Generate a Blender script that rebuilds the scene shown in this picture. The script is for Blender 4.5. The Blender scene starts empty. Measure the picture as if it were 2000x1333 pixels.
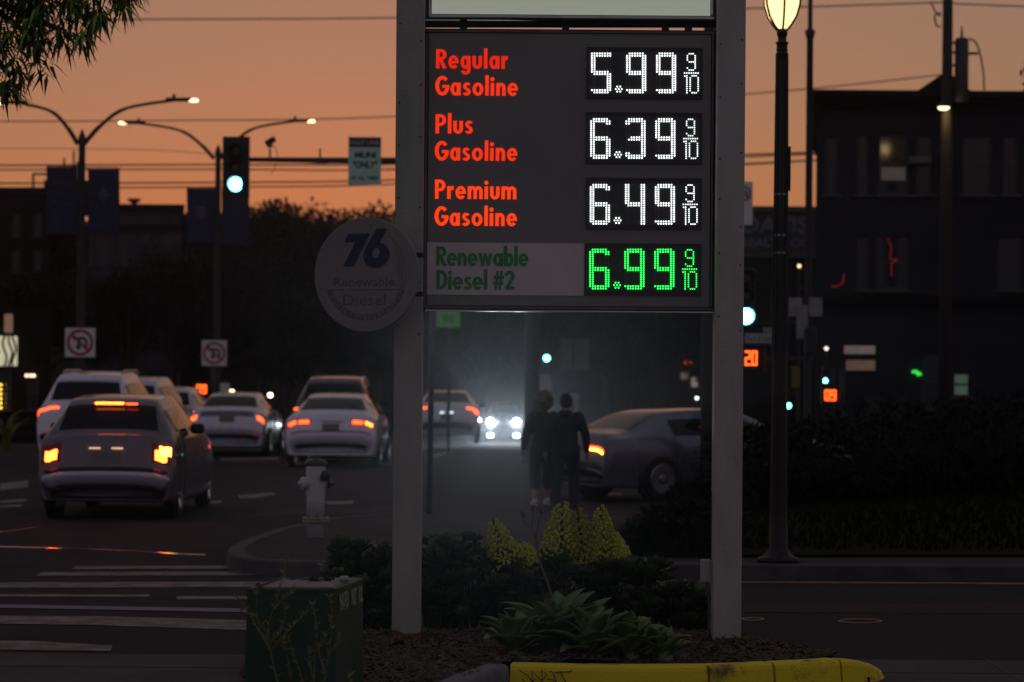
import bpy, math, random
from mathutils import Vector, Matrix
R = math.radians
rnd = random.Random(7)
SC = bpy.context.scene
COL = SC.collection

# ---------------------------------------------------------------- camera
F, CX, CY, CAMZ, ROLL = 4700.0, 1000.0, 745.0, 1.75, 0.0075
cam = bpy.data.cameras.new('camera')
cam.sensor_width = 36.0
cam.lens = F * 36.0 / 2000.0
cam.shift_y = (CY - 666.5) / 2000.0
cam.clip_start, cam.clip_end = 0.5, 3000.0
cam.dof.use_dof = True
cam.dof.focus_distance = 15.1
cam.dof.aperture_fstop = 2.8
cam_o = bpy.data.objects.new('camera', cam)
COL.objects.link(cam_o)
VR = Vector((math.cos(ROLL), 0, math.sin(ROLL)))
VU = Vector((-math.sin(ROLL), 0, math.cos(ROLL)))
VF = Vector((0, 1, 0))
cam_o.matrix_world = Matrix(((VR.x, VU.x, -VF.x, 0), (VR.y, VU.y, -VF.y, 0), (VR.z, VU.z, -VF.z, CAMZ), (0, 0, 0, 1)))
SC.camera = cam_o

# ---------------------------------------------------------------- sky (sun just under the horizon, straight ahead)
world = bpy.data.worlds.new('World')
SC.world = world
world.use_nodes = True
wn, wl = world.node_tree.nodes, world.node_tree.links
bg = wn['Background']
bg.inputs[1].default_value = 0.15
sky = wn.new('ShaderNodeTexSky')
sky.sky_type = 'NISHITA'
sky.sun_disc = False
sky.sun_elevation = R(-1.0)
sky.sun_rotation = R(-3.5)
sky.altitude = 0
sky.air_density, sky.dust_density, sky.ozone_density = 1.0, 1.0, 1.0
tc = wn.new('ShaderNodeTexCoord')
mp = wn.new('ShaderNodeMapping')
mp.inputs['Scale'].default_value = (1, 1, 0.80)
wl.new(tc.outputs['Generated'], mp.inputs['Vector'])
wl.new(mp.outputs[0], sky.inputs[0])
# the even mauve glow of the twilight dome, which the single-scatter sky leaves out
tint = wn.new('ShaderNodeMix')
tint.data_type = 'RGBA'
tint.blend_type = 'MULTIPLY'
tint.inputs[0].default_value = 1.0
tint.inputs[7].default_value = (0.95, 0.52, 0.66, 1)
wl.new(sky.outputs[0], tint.inputs[6])
add = wn.new('ShaderNodeMix')
add.data_type = 'RGBA'
add.blend_type = 'ADD'
add.inputs[0].default_value = 1.0
wl.new(tint.outputs[2], add.inputs[6])
# warm low in the west, cooler overhead and behind
wx = wn.new('ShaderNodeSeparateXYZ')
wl.new(tc.outputs['Generated'], wx.inputs[0])
wr = wn.new('ShaderNodeMapRange')
wr.interpolation_type = 'SMOOTHSTEP'
wr.inputs[1].default_value, wr.inputs[2].default_value = 0.2, 0.97
wl.new(wx.outputs['Y'], wr.inputs[0])
dusk = wn.new('ShaderNodeMix')
dusk.data_type = 'RGBA'
wl.new(wr.outputs[0], dusk.inputs[0])
dusk.inputs[6].default_value = (0.51, 0.55, 0.66, 1)
dusk.inputs[7].default_value = (0.47, 0.46, 0.26, 1)
wl.new(dusk.outputs[2], add.inputs[7])
wl.new(add.outputs[2], bg.inputs[0])

vs = SC.view_settings
vs.view_transform = 'Standard'
vs.look = 'None'
vs.exposure = 0.35
vs.gamma = 1.0
vs.use_curve_mapping = False
SC.render.engine = 'CYCLES'
SC.cycles.use_denoising = True
SC.cycles.denoiser = 'OPENIMAGEDENOISE'
SC.cycles.max_bounces = 5
SC.cycles.diffuse_bounces = 2
SC.cycles.glossy_bounces = 3
SC.cycles.transmission_bounces = 3
SC.cycles.sample_clamp_indirect = 4.0
SC.cycles.caustics_reflective = False
SC.cycles.caustics_refractive = False

# ---------------------------------------------------------------- photo pixel -> point
def ray(x, y):
    return VF + VR * ((x - CX) / F) - VU * ((y - CY) / F)
def W(x, y, d):
    """the point the pixel shows when it is d metres away"""
    return Vector((0, 0, CAMZ)) + ray(x, y) * d
def PZ(x, y, z=0.0):
    """the point of the level plane z that the pixel shows"""
    r = ray(x, y)
    return Vector((0, 0, CAMZ)) + r * ((z - CAMZ) / r.z)
def S(d):
    return F / d
def gz(d):
    """height of the road: flat, then falling away beyond the junction"""
    if d < 62: return 0.0
    if d < 125: return -1.4 * (d - 62) / 63.0
    return -1.4

# ---------------------------------------------------------------- materials
MATS = {}
def mat(name, col, rough=0.7, metal=0.0, var=0.15, scale=6.0, bump=0.0, bscale=40.0, emit=None, estr=0.0, spec=0.5, col2=None, coat=0.0, trans=0.0, detail=4.0):
    if name in MATS: return MATS[name]
    m = bpy.data.materials.new(name)
    m.use_nodes = True
    n, l = m.node_tree.nodes, m.node_tree.links
    b = n['Principled BSDF']
    b.inputs['Roughness'].default_value = rough
    b.inputs['Metallic'].default_value = metal
    b.inputs['Specular IOR Level'].default_value = spec
    b.inputs['Coat Weight'].default_value = coat
    b.inputs['Transmission Weight'].default_value = trans
    t = n.new('ShaderNodeTexCoord')
    if var > 0 or col2:
        nz = n.new('ShaderNodeTexNoise')
        nz.inputs['Scale'].default_value = scale
        nz.inputs['Detail'].default_value = detail
        l.new(t.outputs['Object'], nz.inputs['Vector'])
        cr = n.new('ShaderNodeValToRGB')
        c2 = col2 if col2 else tuple(min(1, c * (1 + var)) for c in col)
        c1 = col if col2 else tuple(c * (1 - var) for c in col)
        cr.color_ramp.elements[0].position = 0.35
        cr.color_ramp.elements[1].position = 0.65
        cr.color_ramp.elements[0].color = (*c1, 1)
        cr.color_ramp.elements[1].color = (*c2, 1)
        l.new(nz.outputs['Fac'], cr.inputs[0])
        l.new(cr.outputs[0], b.inputs['Base Color'])
        mr = n.new('ShaderNodeMapRange')
        mr.inputs[3].default_value = max(0.02, rough - 0.08)
        mr.inputs[4].default_value = min(1, rough + 0.08)
        l.new(nz.outputs['Fac'], mr.inputs[0])
        l.new(mr.outputs[0], b.inputs['Roughness'])
    else:
        b.inputs['Base Color'].default_value = (*col, 1)
    if bump > 0:
        nb = n.new('ShaderNodeTexNoise')
        nb.inputs['Scale'].default_value = bscale
        nb.inputs['Detail'].default_value = 5
        l.new(t.outputs['Object'], nb.inputs['Vector'])
        bp = n.new('ShaderNodeBump')
        bp.inputs['Strength'].default_value = bump
        bp.inputs['Distance'].default_value = 0.02
        l.new(nb.outputs['Fac'], bp.inputs['Height'])
        l.new(bp.outputs[0], b.inputs['Normal'])
    if emit:
        b.inputs['Emission Color'].default_value = (*emit, 1)
        b.inputs['Emission Strength'].default_value = estr
    MATS[name] = m
    return m
def worn(name, col, under, scale, lo, hi, rough=0.7):
    """paint with patches worn through to what lies under it"""
    if name in MATS: return MATS[name]
    m = mat(name, col, rough, var=0, bump=0.3, bscale=90)
    n, l = m.node_tree.nodes, m.node_tree.links
    b = n['Principled BSDF']
    t = n.new('ShaderNodeTexCoord')
    nz = n.new('ShaderNodeTexNoise')
    nz.inputs['Scale'].default_value = scale
    nz.inputs['Detail'].default_value = 9
    nz.inputs['Roughness'].default_value = 0.7
    l.new(t.outputs['Object'], nz.inputs['Vector'])
    cr = n.new('ShaderNodeValToRGB')
    cr.color_ramp.elements[0].position, cr.color_ramp.elements[1].position = lo, hi
    cr.color_ramp.elements[0].color, cr.color_ramp.elements[1].color = (*under, 1), (*col, 1)
    l.new(nz.outputs['Fac'], cr.inputs[0])
    l.new(cr.outputs[0], b.inputs['Base Color'])
    return m
def lamp(name, col, strength, base=(0.05, 0.05, 0.05)):
    return mat(name, base, 0.3, var=0, emit=col, estr=strength)

asphalt = mat('asphalt', (0.024, 0.021, 0.025), 0.85, spec=0.08, col2=(0.040, 0.034, 0.038), scale=0.9, bump=0.5, bscale=120, detail=8)
concrete = mat('concrete', (0.040, 0.033, 0.035), 0.9, spec=0.08, col2=(0.060, 0.050, 0.051), scale=2.0, bump=0.4, bscale=60, detail=8)
grey_kerb = mat('grey_kerb', (0.10, 0.10, 0.11), 0.8, col2=(0.15, 0.15, 0.16), scale=9, bump=0.4)
yellow_paint = worn('yellow_paint', (0.80, 0.62, 0.005), (0.15, 0.12, 0.03), 3.4, 0.33, 0.44, 0.65)
white_mark = worn('white_mark', (0.15, 0.14, 0.16), (0.028, 0.025, 0.028), 4.5, 0.43, 0.58, 0.6)
yellow_mark = worn('yellow_mark', (0.30, 0.15, 0.03), (0.03, 0.025, 0.025), 4.0, 0.36, 0.5, 0.6)
dark_metal = mat('dark_metal', (0.028, 0.026, 0.025), 0.5, 0.4)
pole_metal = mat('pole_metal', (0.035, 0.035, 0.037), 0.55, 0.3)
black = mat('black', (0.012, 0.012, 0.013), 0.6)
rubber = mat('rubber', (0.012, 0.012, 0.012), 0.8, bump=0.2)
steel = mat('steel', (0.35, 0.35, 0.36), 0.35, 0.9)
glass_dark = mat('glass_dark', (0.008, 0.008, 0.012), 0.06, var=0, spec=0.25)
sign_white = mat('sign_white', (0.80, 0.75, 0.72), 0.5, var=0.08, scale=3)
sign_red = mat('sign_red', (0.30, 0.010, 0.02), 0.5)
sign_black = mat('sign_black', (0.01, 0.01, 0.01), 0.5)
wood = mat('wood', (0.03, 0.022, 0.017), 0.85, bump=0.5, bscale=20)
bark = mat('bark', (0.04, 0.03, 0.022), 0.9, bump=0.8, bscale=25)
skin = mat('skin', (0.32, 0.19, 0.13), 0.55)

# ---------------------------------------------------------------- mesh building
class M:
    def __init__(self, off=(0, 0, 0)):
        self.v, self.f, self.o = [], [], Vector(off)
    def add(self, vs, fs):
        k = len(self.v)
        self.v += [tuple(Vector(p) - self.o) for p in vs]
        self.f += [tuple(i + k for i in q) for q in fs]
        return self
    def box(self, c, s, rz=0.0, taper=1.0):
        c = Vector(c); hx, hy, hz = s[0] / 2, s[1] / 2, s[2] / 2
        ca, sa = math.cos(rz), math.sin(rz)
        vs = []
        for z, k in ((-hz, 1.0), (hz, taper)):
            for x, y in ((-hx, -hy), (hx, -hy), (hx, hy), (-hx, hy)):
                x2, y2 = x * k, y * k
                vs.append(c + Vector((x2 * ca - y2 * sa, x2 * sa + y2 * ca, z)))
        return self.add(vs, [(3, 2, 1, 0), (4, 5, 6, 7), (0, 1, 5, 4), (1, 2, 6, 5), (2, 3, 7, 6), (3, 0, 4, 7)])
    def bbox(self, c, s, b, rz=0.0):
        """box with bevelled vertical and front edges (chamfered prism)"""
        c = Vector(c); hx, hy, hz = s[0] / 2, s[1] / 2, s[2] / 2
        ca, sa = math.cos(rz), math.sin(rz)
        def ring(z, k):
            x, y = hx - k, hy - k
            q = b
            pts = [(-x + q, -y), (x - q, -y), (x, -y + q), (x, y - q), (x - q, y), (-x + q, y), (-x, y - q), (-x, -y + q)]
            return [c + Vector((px * ca - py * sa, px * sa + py * ca, z)) for px, py in pts]
        rings = [ring(-hz, b), ring(-hz + b, 0), ring(hz - b, 0), ring(hz, b)]
        vs = sum(rings, [])
        fs = []
        for i in range(3):
            for j in range(8):
                fs.append((i * 8 + j, i * 8 + (j + 1) % 8, (i + 1) * 8 + (j + 1) % 8, (i + 1) * 8 + j))
        fs.append(tuple(range(7, -1, -1))); fs.append(tuple(range(24, 32)))
        return self.add(vs, fs)
    def tube(self, pts, rad, n=8, cap=True):
        pts = [Vector(p) for p in pts]
        if not isinstance(rad, (list, tuple)): rad = [rad] * len(pts)
        vs, fs = [], []
        ref = None
        for i, p in enumerate(pts):
            t = (pts[min(i + 1, len(pts) - 1)] - pts[max(i - 1, 0)])
            if t.length < 1e-9: t = Vector((0, 0, 1))
            t.normalize()
            if ref is None:
                ref = Vector((1, 0, 0)) if abs(t.x) < 0.8 else Vector((0, 1, 0))
            a = (ref - t * ref.dot(t)).normalized()
            ref = a
            b = t.cross(a)
            for j in range(n):
                w = 2 * math.pi * j / n
                vs.append(p + (a * math.cos(w) + b * math.sin(w)) * rad[i])
        for i in range(len(pts) - 1):
            for j in range(n):
                fs.append((i * n + j, i * n + (j + 1) % n, (i + 1) * n + (j + 1) % n, (i + 1) * n + j))
        if cap:
            fs.append(tuple(range(n - 1, -1, -1)))
            fs.append(tuple(range((len(pts) - 1) * n, len(pts) * n)))
        return self.add(vs, fs)
    def lathe(self, c, prof, n=16, axis='z', rot=None):
        """prof: (radius, height along axis)"""
        c = Vector(c); vs, fs = [], []
        for r, h in prof:
            for j in range(n):
                w = 2 * math.pi * j / n
                p = Vector((r * math.cos(w), r * math.sin(w), h))
                if axis == 'y': p = Vector((p.x, -h, p.y))
                elif axis == 'x': p = Vector((h, p.x, p.y))
                if rot: p = rot @ p
                vs.append(c + p)
        k = len(prof)
        for i in range(k - 1):
            for j in range(n):
                fs.append((i * n + j, i * n + (j + 1) % n, (i + 1) * n + (j + 1) % n, (i + 1) * n + j))
        fs.append(tuple(range(n - 1, -1, -1)))
        fs.append(tuple(range((k - 1) * n, k * n)))
        return self.add(vs, fs)
    def prism(self, poly, y0, y1, tf=None):
        """outline in x,z extruded from y0 (front) to y1"""
        n = len(poly)
        vs = [Vector((x, y0, z)) for x, z in poly] + [Vector((x, y1, z)) for x, z in poly]
        if tf: vs = [tf(p) for p in vs]
        fs = [tuple(range(n)), tuple(range(2 * n - 1, n - 1, -1))]
        for i in range(n):
            j = (i + 1) % n
            fs.append((i, n + i, n + j, j))
        return self.add(vs, fs)
    def band(self, outer, inner, y0, y1, closed=False, tf=None):
        """flat strip between two lines of points in x,z, given thickness"""
        n = len(outer)
        vs = [Vector((x, y0, z)) for x, z in outer] + [Vector((x, y0, z)) for x, z in inner]
        vs += [Vector((x, y1, z)) for x, z in outer] + [Vector((x, y1, z)) for x, z in inner]
        if tf: vs = [tf(p) for p in vs]
        fs = []
        for i in range(n if closed else n - 1):
            j = (i + 1) % n
            fs += [(i, j, n + j, n + i), (2 * n + j, 2 * n + i, 3 * n + i, 3 * n + j), (i, 2 * n + i, 2 * n + j, j), (n + j, 3 * n + j, 3 * n + i, n + i)]
        if not closed:
            fs += [(0, n, 3 * n, 2 * n), (n - 1, 3 * n - 1, 4 * n - 1, 2 * n - 1)]
        return self.add(vs, fs)
    def ball(self, c, r, n=8, m=5, sq=(1, 1, 1)):
        c = Vector(c); vs, fs = [c + Vector((0, 0, -r * sq[2]))], []
        for i in range(1, m):
            a = math.pi * i / m - math.pi / 2
            for j in range(n):
                w = 2 * math.pi * j / n
                vs.append(c + Vector((r * math.cos(a) * math.cos(w) * sq[0], r * math.cos(a) * math.sin(w) * sq[1], r * math.sin(a) * sq[2])))
        vs.append(c + Vector((0, 0, r * sq[2])))
        for j in range(n): fs.append((0, 1 + (j + 1) % n, 1 + j))
        for i in range(m - 2):
            for j in range(n):
                fs.append((1 + i * n + j, 1 + i * n + (j + 1) % n, 1 + (i + 1) * n + (j + 1) % n, 1 + (i + 1) * n + j))
        e = len(vs) - 1
        for j in range(n): fs.append((e, 1 + (m - 2) * n + j, 1 + (m - 2) * n + (j + 1) % n))
        return self.add(vs, fs)
    def mesh(self, name, m=None, smooth=False):
        me = bpy.data.meshes.new(name)
        me.from_pydata(self.v, [], self.f)
        if m: me.materials.append(m)
        if smooth: me.polygons.foreach_set('use_smooth', [True] * len(me.polygons))
        me.update()
        return me
    def build(self, name, m, parent=None, smooth=False):
        return put(self.mesh(name, m, smooth), name, parent)
def put(me, name, parent=None, loc=None, rot=None, scale=None):
    o = bpy.data.objects.new(name, me)
    COL.objects.link(o)
    if parent: o.parent = parent
    if loc is not None: o.location = loc
    if rot is not None: o.rotation_euler = rot
    if scale is not None: o.scale = scale
    return o
def tag(o, label=None, cat=None, group=None, kind=None):
    if label: o['label'] = label
    if cat: o['category'] = cat
    if group: o['group'] = group
    if kind: o['kind'] = kind
    return o
def thing(name, label, cat, loc=(0, 0, 0), rz=0.0, group=None):
    o = bpy.data.objects.new(name, None)
    o.empty_display_size = 0.2
    COL.objects.link(o)
    o.location = loc
    o.rotation_euler = (0, 0, rz)
    return tag(o, label, cat, group)
def struct(name, mb, m, smooth=False):
    return tag(mb.build(name, m, None, smooth), kind='structure')
def copy_tree(o, parent=None):
    c = o.copy()
    COL.objects.link(c)
    c.parent = parent
    for ch in o.children: copy_tree(ch, c)
    return c
def curve_pts(pts, n=8):
    """smooth line through the points"""
    P = [Vector(p) for p in pts]
    out = []
    for i in range(len(P) - 1):
        p0, p1, p2, p3 = P[max(i - 1, 0)], P[i], P[i + 1], P[min(i + 2, len(P) - 1)]
        for k in range(n):
            t = k / n
            out.append(0.5 * ((2 * p1) + (p2 - p0) * t + (2 * p0 - 5 * p1 + 4 * p2 - p3) * t * t + (3 * p1 - p0 - 3 * p2 + p3) * t ** 3))
    out.append(P[-1])
    return out
def text_into(mb, s, x0, z0, x1, z1, y, thick=0.003, bold=0.0, tf=None, shear=0.0):
    """lettering fitted into the rectangle x0..x1, z0..z1 of the plane y, facing -y"""
    c = bpy.data.curves.new('lettering', 'FONT')
    c.body = s; c.size = 1.0; c.offset = bold; c.shear = shear; c.resolution_u = 3
    o = bpy.data.objects.new('lettering', c)
    COL.objects.link(o)
    dg = bpy.context.evaluated_depsgraph_get()
    me = bpy.data.meshes.new_from_object(o.evaluated_get(dg))
    vs = [v.co.copy() for v in me.vertices]
    fs = [tuple(p.vertices) for p in me.polygons]
    bpy.data.objects.remove(o)
    bpy.data.curves.remove(c)
    bpy.data.meshes.remove(me)
    if not vs: return mb
    ax, bx = min(v.x for v in vs), max(v.x for v in vs)
    az, bz = min(v.y for v in vs), max(v.y for v in vs)
    out = []
    for v in vs:
        p = Vector((x0 + (v.x - ax) / max(bx - ax, 1e-6) * (x1 - x0), y, z0 + (v.y - az) / max(bz - az, 1e-6) * (z1 - z0)))
        out.append(tf(p) if tf else p)
    return mb.add(out, fs)
def rect_w(x0, y0, x1, y1, d):
    """photo rectangle at depth d -> world centre x, z, width, height"""
    c = W((x0 + x1) / 2, (y0 + y1) / 2, d)
    return c.x, c.z, (x1 - x0) * d / F, (y1 - y0) * d / F
def pbox(mb, x0, y0, x1, y1, d, thick, bev=0.0):
    """box whose front fills the photo rectangle at depth d and which goes back by thick"""
    x, z, w, h = rect_w(x0, y0, x1, y1, d)
    if bev: return mb.bbox((x, d + thick / 2, z), (w, thick, h), bev)
    return mb.box((x, d + thick / 2, z), (w, thick, h))

# ================================================================ the ground
g = M()
ys = [-8, 0, 8, 12, 16, 20, 25, 30, 40, 50, 62, 75, 90, 110, 125, 200, 800]
xs = [-400, -60, -20, -8, 0, 8, 20, 60, 400]
for j, y in enumerate(ys):
    for x in xs: g.v.append((x, y, gz(y)))
for j in range(len(ys) - 1):
    for i in range(len(xs) - 1):
        k = j * len(xs) + i
        g.f.append((k, k + 1, k + len(xs) + 1, k + len(xs)))
struct('ground', g, asphalt)

def sheet(name, px, z, m, top=None):
    """level sheet whose outline is given in photo pixels; with top it is a slab from z to top"""
    zz = top if top is not None else z
    P = [PZ(x, y, zz) for x, y in px]
    b = M()
    n = len(P)
    if top is None:
        b.add(P, [tuple(range(n))])
    else:
        b.add(P + [Vector((p.x, p.y, z)) for p in P], [tuple(range(n))] + [(i, n + i, n + (i + 1) % n, (i + 1) % n) for i in range(n)])
    return struct(name, b, m)
b = M().add([(-16, 4, .004), (16, 4, .004), (16, 15.25, .004), (-16, 15.25, .004)], [(0, 1, 2, 3)])
fc = struct('forecourt_pavement', b, mat('forecourt_concrete', (0.075, 0.062, 0.064), 0.9, spec=0.08, col2=(0.105, 0.09, 0.092), scale=1.4, bump=0.4, bscale=60, detail=8))
# joints of the forecourt slabs
for x in (-6.3, -3.3, 3.02, 5.9):
    M().box((x, 13.2, 0.006), (0.014, 4.1, 0.002)).build('slab_joint', black, fc)
M().box((0, 14.55, 0.0062), (31, 0.012, 0.002)).build('slab_joint', black, fc)

CORNER = [(448, 1076), (456, 1084), (480, 1091), (530, 1095), (650, 1098), (1000, 1099), (1290, 1101), (1600, 1104), (2250, 1106), (2250, 1040),
          (1300, 1000), (900, 1000), (770, 1003), (650, 1012), (540, 1034), (478, 1056)]
sheet('corner_pavement', CORNER, 0.0, concrete, 0.13)
# kerb along the edge of the corner
kb = M()
kp = [PZ(x, y, 0.136) for x, y in [(1300, 999), (900, 999), (770, 1002), (650, 1011), (540, 1033), (478, 1055), (452, 1068), (448, 1076), (456, 1084), (480, 1091), (530, 1095), (650, 1098), (1000, 1099), (1290, 1101), (1600, 1104), (2250, 1106)]]
for i, p in enumerate(kp):
    t = (kp[min(i + 1, len(kp) - 1)] - kp[max(i - 1, 0)]).normalized()
    nrm = Vector((t.y, -t.x, 0))           # outwards, to the road
    o1, o2 = p + nrm * 0.02, p - nrm * 0.14
    kb.v += [tuple(o1 + nrm * 0.02 - Vector((0, 0, 0.136))), tuple(o1 - Vector((0, 0, 0.015))), tuple(o1 - nrm * 0.015), tuple(o2)]
    if i:
        k = len(kb.v) - 4
        for q in range(3): kb.f.append((k - 4 + q, k + q, k + q + 1, k - 3 + q))
struct('kerb', kb, mat('pale_kerb', (0.055, 0.048, 0.052), 0.8, spec=.15, col2=(0.085, 0.075, 0.08), scale=4, bump=0.3))
# lawn behind the pavement on the right
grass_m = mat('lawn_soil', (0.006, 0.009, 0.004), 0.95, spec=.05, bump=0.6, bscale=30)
LAWN = [(1230, 1066), (1262, 1022), (1330, 988), (1500, 925), (1700, 893), (2250, 884), (2250, 1083), (1700, 1083), (1300, 1084), (1240, 1080)]
sheet('lawn', LAWN, 0.05, grass_m, 0.16)
def in_poly(x, y, P):
    c = False
    j = len(P) - 1
    for i in range(len(P)):
        if (P[i].y > y) != (P[j].y > y) and x < (P[j].x - P[i].x) * (y - P[i].y) / (P[j].y - P[i].y) + P[i].x: c = not c
        j = i
    return c
LW = [PZ(x, y, 0.16) for x, y in LAWN]
gb = M()
n = 0
while n < 9000:
    x, y = rnd.uniform(0.8, 11), rnd.uniform(23, 58)
    if rnd.random() > 24 / y or not in_poly(x, y, LW): continue
    n += 1
    h, a, w = rnd.uniform(.05, .13), rnd.uniform(0, 6.28), rnd.uniform(.012, .025)
    dx, dy = math.cos(a) * w, math.sin(a) * w
    gb.add([(x - dx, y - dy, .15), (x + dx, y + dy, .15), (x + rnd.uniform(-.05, .05), y + rnd.uniform(-.05, .05), .16 + h)], [(0, 1, 2)])
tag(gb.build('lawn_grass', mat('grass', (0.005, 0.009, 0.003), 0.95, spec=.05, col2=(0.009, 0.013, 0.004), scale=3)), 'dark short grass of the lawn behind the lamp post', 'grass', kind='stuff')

# ---------------------------------------------------------------- road markings
def stripe(px, m=white_mark, z=0.005, name='crosswalk_stripe'):
    P = [PZ(x, y, z) for x, y in px]
    return struct(name, M().add(P, [tuple(range(len(P)))]), m)
stripe([(150, 1106), (660, 1104), (660, 1110), (138, 1112)])
stripe([(82, 1118), (660, 1116), (660, 1123), (70, 1125)])
stripe([(-400, 1139), (640, 1136), (640, 1146), (-400, 1150)])
stripe([(-400, 1160), (292, 1161), (292, 1166), (-400, 1166)])
stripe([(345, 1165), (640, 1164), (640, 1170), (345, 1171)])
stripe([(-400, 1200), (200, 1204), (462, 1211), (640, 1214), (640, 1232), (455, 1230), (180, 1221), (-400, 1213)])
stripe([(-500, 1247), (60, 1252), (220, 1261), (216, 1272), (60, 1270), (-500, 1262)])
stripe([(-400, 1174), (480, 1189), (640, 1192), (640, 1198), (480, 1196), (-400, 1180)], mat('sheen_line_blue', (0.06, 0.055, 0.16), 0.55, 0.0, bump=0.1), 0.006, 'sheen_line')  # bluish reflection on the line put into its colour
# lane arrows, dashes and patches further out
for px in ([(0, 945), (55, 938), (55, 952), (0, 958)], [(465, 968), (530, 962), (540, 966), (500, 973), (468, 974)], [(636, 980), (690, 978), (690, 984), (640, 986)],
           [(0, 978), (52, 975), (50, 980), (0, 983)], [(0, 988), (45, 985), (42, 990), (0, 992)], [(400, 980), (432, 978), (434, 983), (402, 984)],
           [(828, 893), (872, 882), (884, 884), (840, 896)], [(1170, 964), (1215, 964), (1215, 967), (1170, 967)], [(1270, 966), (1325, 965), (1325, 968), (1270, 969)],
           [(560, 905), (765, 902), (765, 907), (560, 910)], [(430, 895), (545, 893), (545, 898), (430, 900)]):
    stripe(px, white_mark, 0.005, 'lane_marking')
stripe([(452, 1008), (560, 994), (780, 990), (780, 1002), (640, 1006), (470, 1012)], concrete, 0.004, 'gutter_pan')
stripe([(1180, 1134), (2300, 1140), (2300, 1143), (1180, 1137)], yellow_mark, 0.005, 'lane_line')
stripe([(1450, 1181), (2300, 1178), (2300, 1200), (1450, 1196)], mat('patch', (0.040, 0.026, 0.025), 0.85, spec=.08, col2=(0.05, 0.033, 0.032), scale=2, bump=0.4), 0.003, 'road_patch')
# sprayed survey rings on the right-hand road
pinkish = mat('sprayed_pink', (0.30, 0.13, 0.11), 0.7, col2=(0.25, 0.12, 0.11), scale=30)
for cx, cy, rx, ry in ((1680, 1213, 44, 4.6), (1470, 1209, 24, 3.2)):
    o, i_ = [], []
    for k in range(28):
        a = 2 * math.pi * k / 28
        o.append(PZ(cx + rx * math.cos(a), cy + ry * math.sin(a), .005))
        i_.append(PZ(cx + (rx - 7) * math.cos(a), cy + (ry - 1.5) * math.sin(a), .005))
    struct('road_mark_ring', M().add(o + i_, [(k, (k + 1) % 28, 28 + (k + 1) % 28, 28 + k) for k in range(28)]), pinkish)
# gutter with water standing in it, tilt shaped to catch the tail light reflections
wet = mat('wet_gutter', (0.03, 0.028, 0.03), 0.14, var=0.2, scale=20, bump=0.06, bscale=25, spec=0.35)
def gutter(pts, wd, tilt, name):
    b = M()
    for i, (x, y) in enumerate(pts):
        p = PZ(x, y, 0.006)
        b.v += [tuple(p), (p.x, p.y + wd, p.z + wd * tilt)]
        if i: b.f.append((2 * i - 2, 2 * i, 2 * i + 1, 2 * i - 1))
    return struct(name, b, wet)
gutter([(-300, 1062), (0, 1069), (150, 1073), (260, 1077), (345, 1083), (400, 1085)], 0.09, 0.05, 'wet_gutter')
gutter([(-200, 1048), (0, 1040), (92, 1028)], 0.1, 0.04, 'wet_joint')

# ================================================================ planted island with its kerbs
ISL = [(1650, 1289), (1610, 1272), (1540, 1257), (1450, 1243), (1200, 1232), (800, 1232), (640, 1236), (500, 1262), (474, 1310), (470, 1500), (640, 1640), (760, 1430), (880, 1338), (1000, 1297), (1400, 1296), (1640, 1286)]
IW = [PZ(x, y, 0.13) for x, y in ISL]
mulch_m = mat('mulch', (0.022, 0.013, 0.008), 0.95, col2=(0.05, 0.032, 0.018), scale=30, bump=1.0, bscale=60)
mb = M()
cs = 0.05
idx = {}
def mz(x, y):
    return 0.13 + 0.022 * math.sin(x * 3.1 + 1) * math.cos(y * 2.7) + 0.01 * math.sin(x * 11 + y * 7)
x0, x1 = min(p.x for p in IW), max(p.x for p in IW)
y0, y1 = min(p.y for p in IW), max(p.y for p in IW)
for i in range(int((x1 - x0) / cs) + 1):
    for j in range(int((y1 - y0) / cs) + 1):
        x, y = x0 + i * cs, y0 + j * cs
        if not in_poly(x + cs / 2, y + cs / 2, IW): continue
        q = []
        for a, c in ((0, 0), (1, 0), (1, 1), (0, 1)):
            k = (i + a, j + c)
            if k not in idx:
                idx[k] = len(mb.v)
                X, Y = x0 + (i + a) * cs, y0 + (j + c) * cs
                mb.v.append((X, Y, mz(X, Y) + rnd.uniform(-.006, .006)))
            q.append(idx[k])
        mb.f.append(tuple(q))
# skirt down to the ground
IWo = [Vector((p.x, p.y, 0)) for p in IW]
mb.add([Vector((p.x, p.y, 0.125)) for p in IW] + IWo, [(i, (i + 1) % len(IW), len(IW) + (i + 1) % len(IW), len(IW) + i) for i in range(len(IW))])
struct('planting_bed', mb, mulch_m)
cb = M()
n = 0
while n < 7000:
    x, y = rnd.uniform(x0, x1), rnd.uniform(y0, y1)
    if not in_poly(x, y, IW): continue
    n += 1
    l, w, t = rnd.uniform(.012, .045), rnd.uniform(.004, .010), rnd.uniform(.002, .005)
    a, e = rnd.uniform(0, 6.28), rnd.uniform(-.5, .5)
    d = Vector((math.cos(a) * math.cos(e), math.sin(a) * math.cos(e), math.sin(e))) * l
    s = Vector((-math.sin(a), math.cos(a), rnd.uniform(-.4, .4))) * w
    c = Vector((x, y, mz(x, y) + .008))
    u = Vector((0, 0, t))
    cb.add([c - d - s, c + d - s, c + d + s, c - d + s, c - d * .8 + u, c + d * .8 + u], [(0, 1, 5, 4), (2, 3, 4, 5), (1, 2, 5), (3, 0, 4)])
tag(cb.build('bark_mulch', mat('chips', (0.035, 0.02, 0.011), 0.9, col2=(0.13, 0.085, 0.05), scale=45, detail=2)), 'loose brown bark chips covering the planting bed', 'mulch', kind='stuff')

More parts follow.
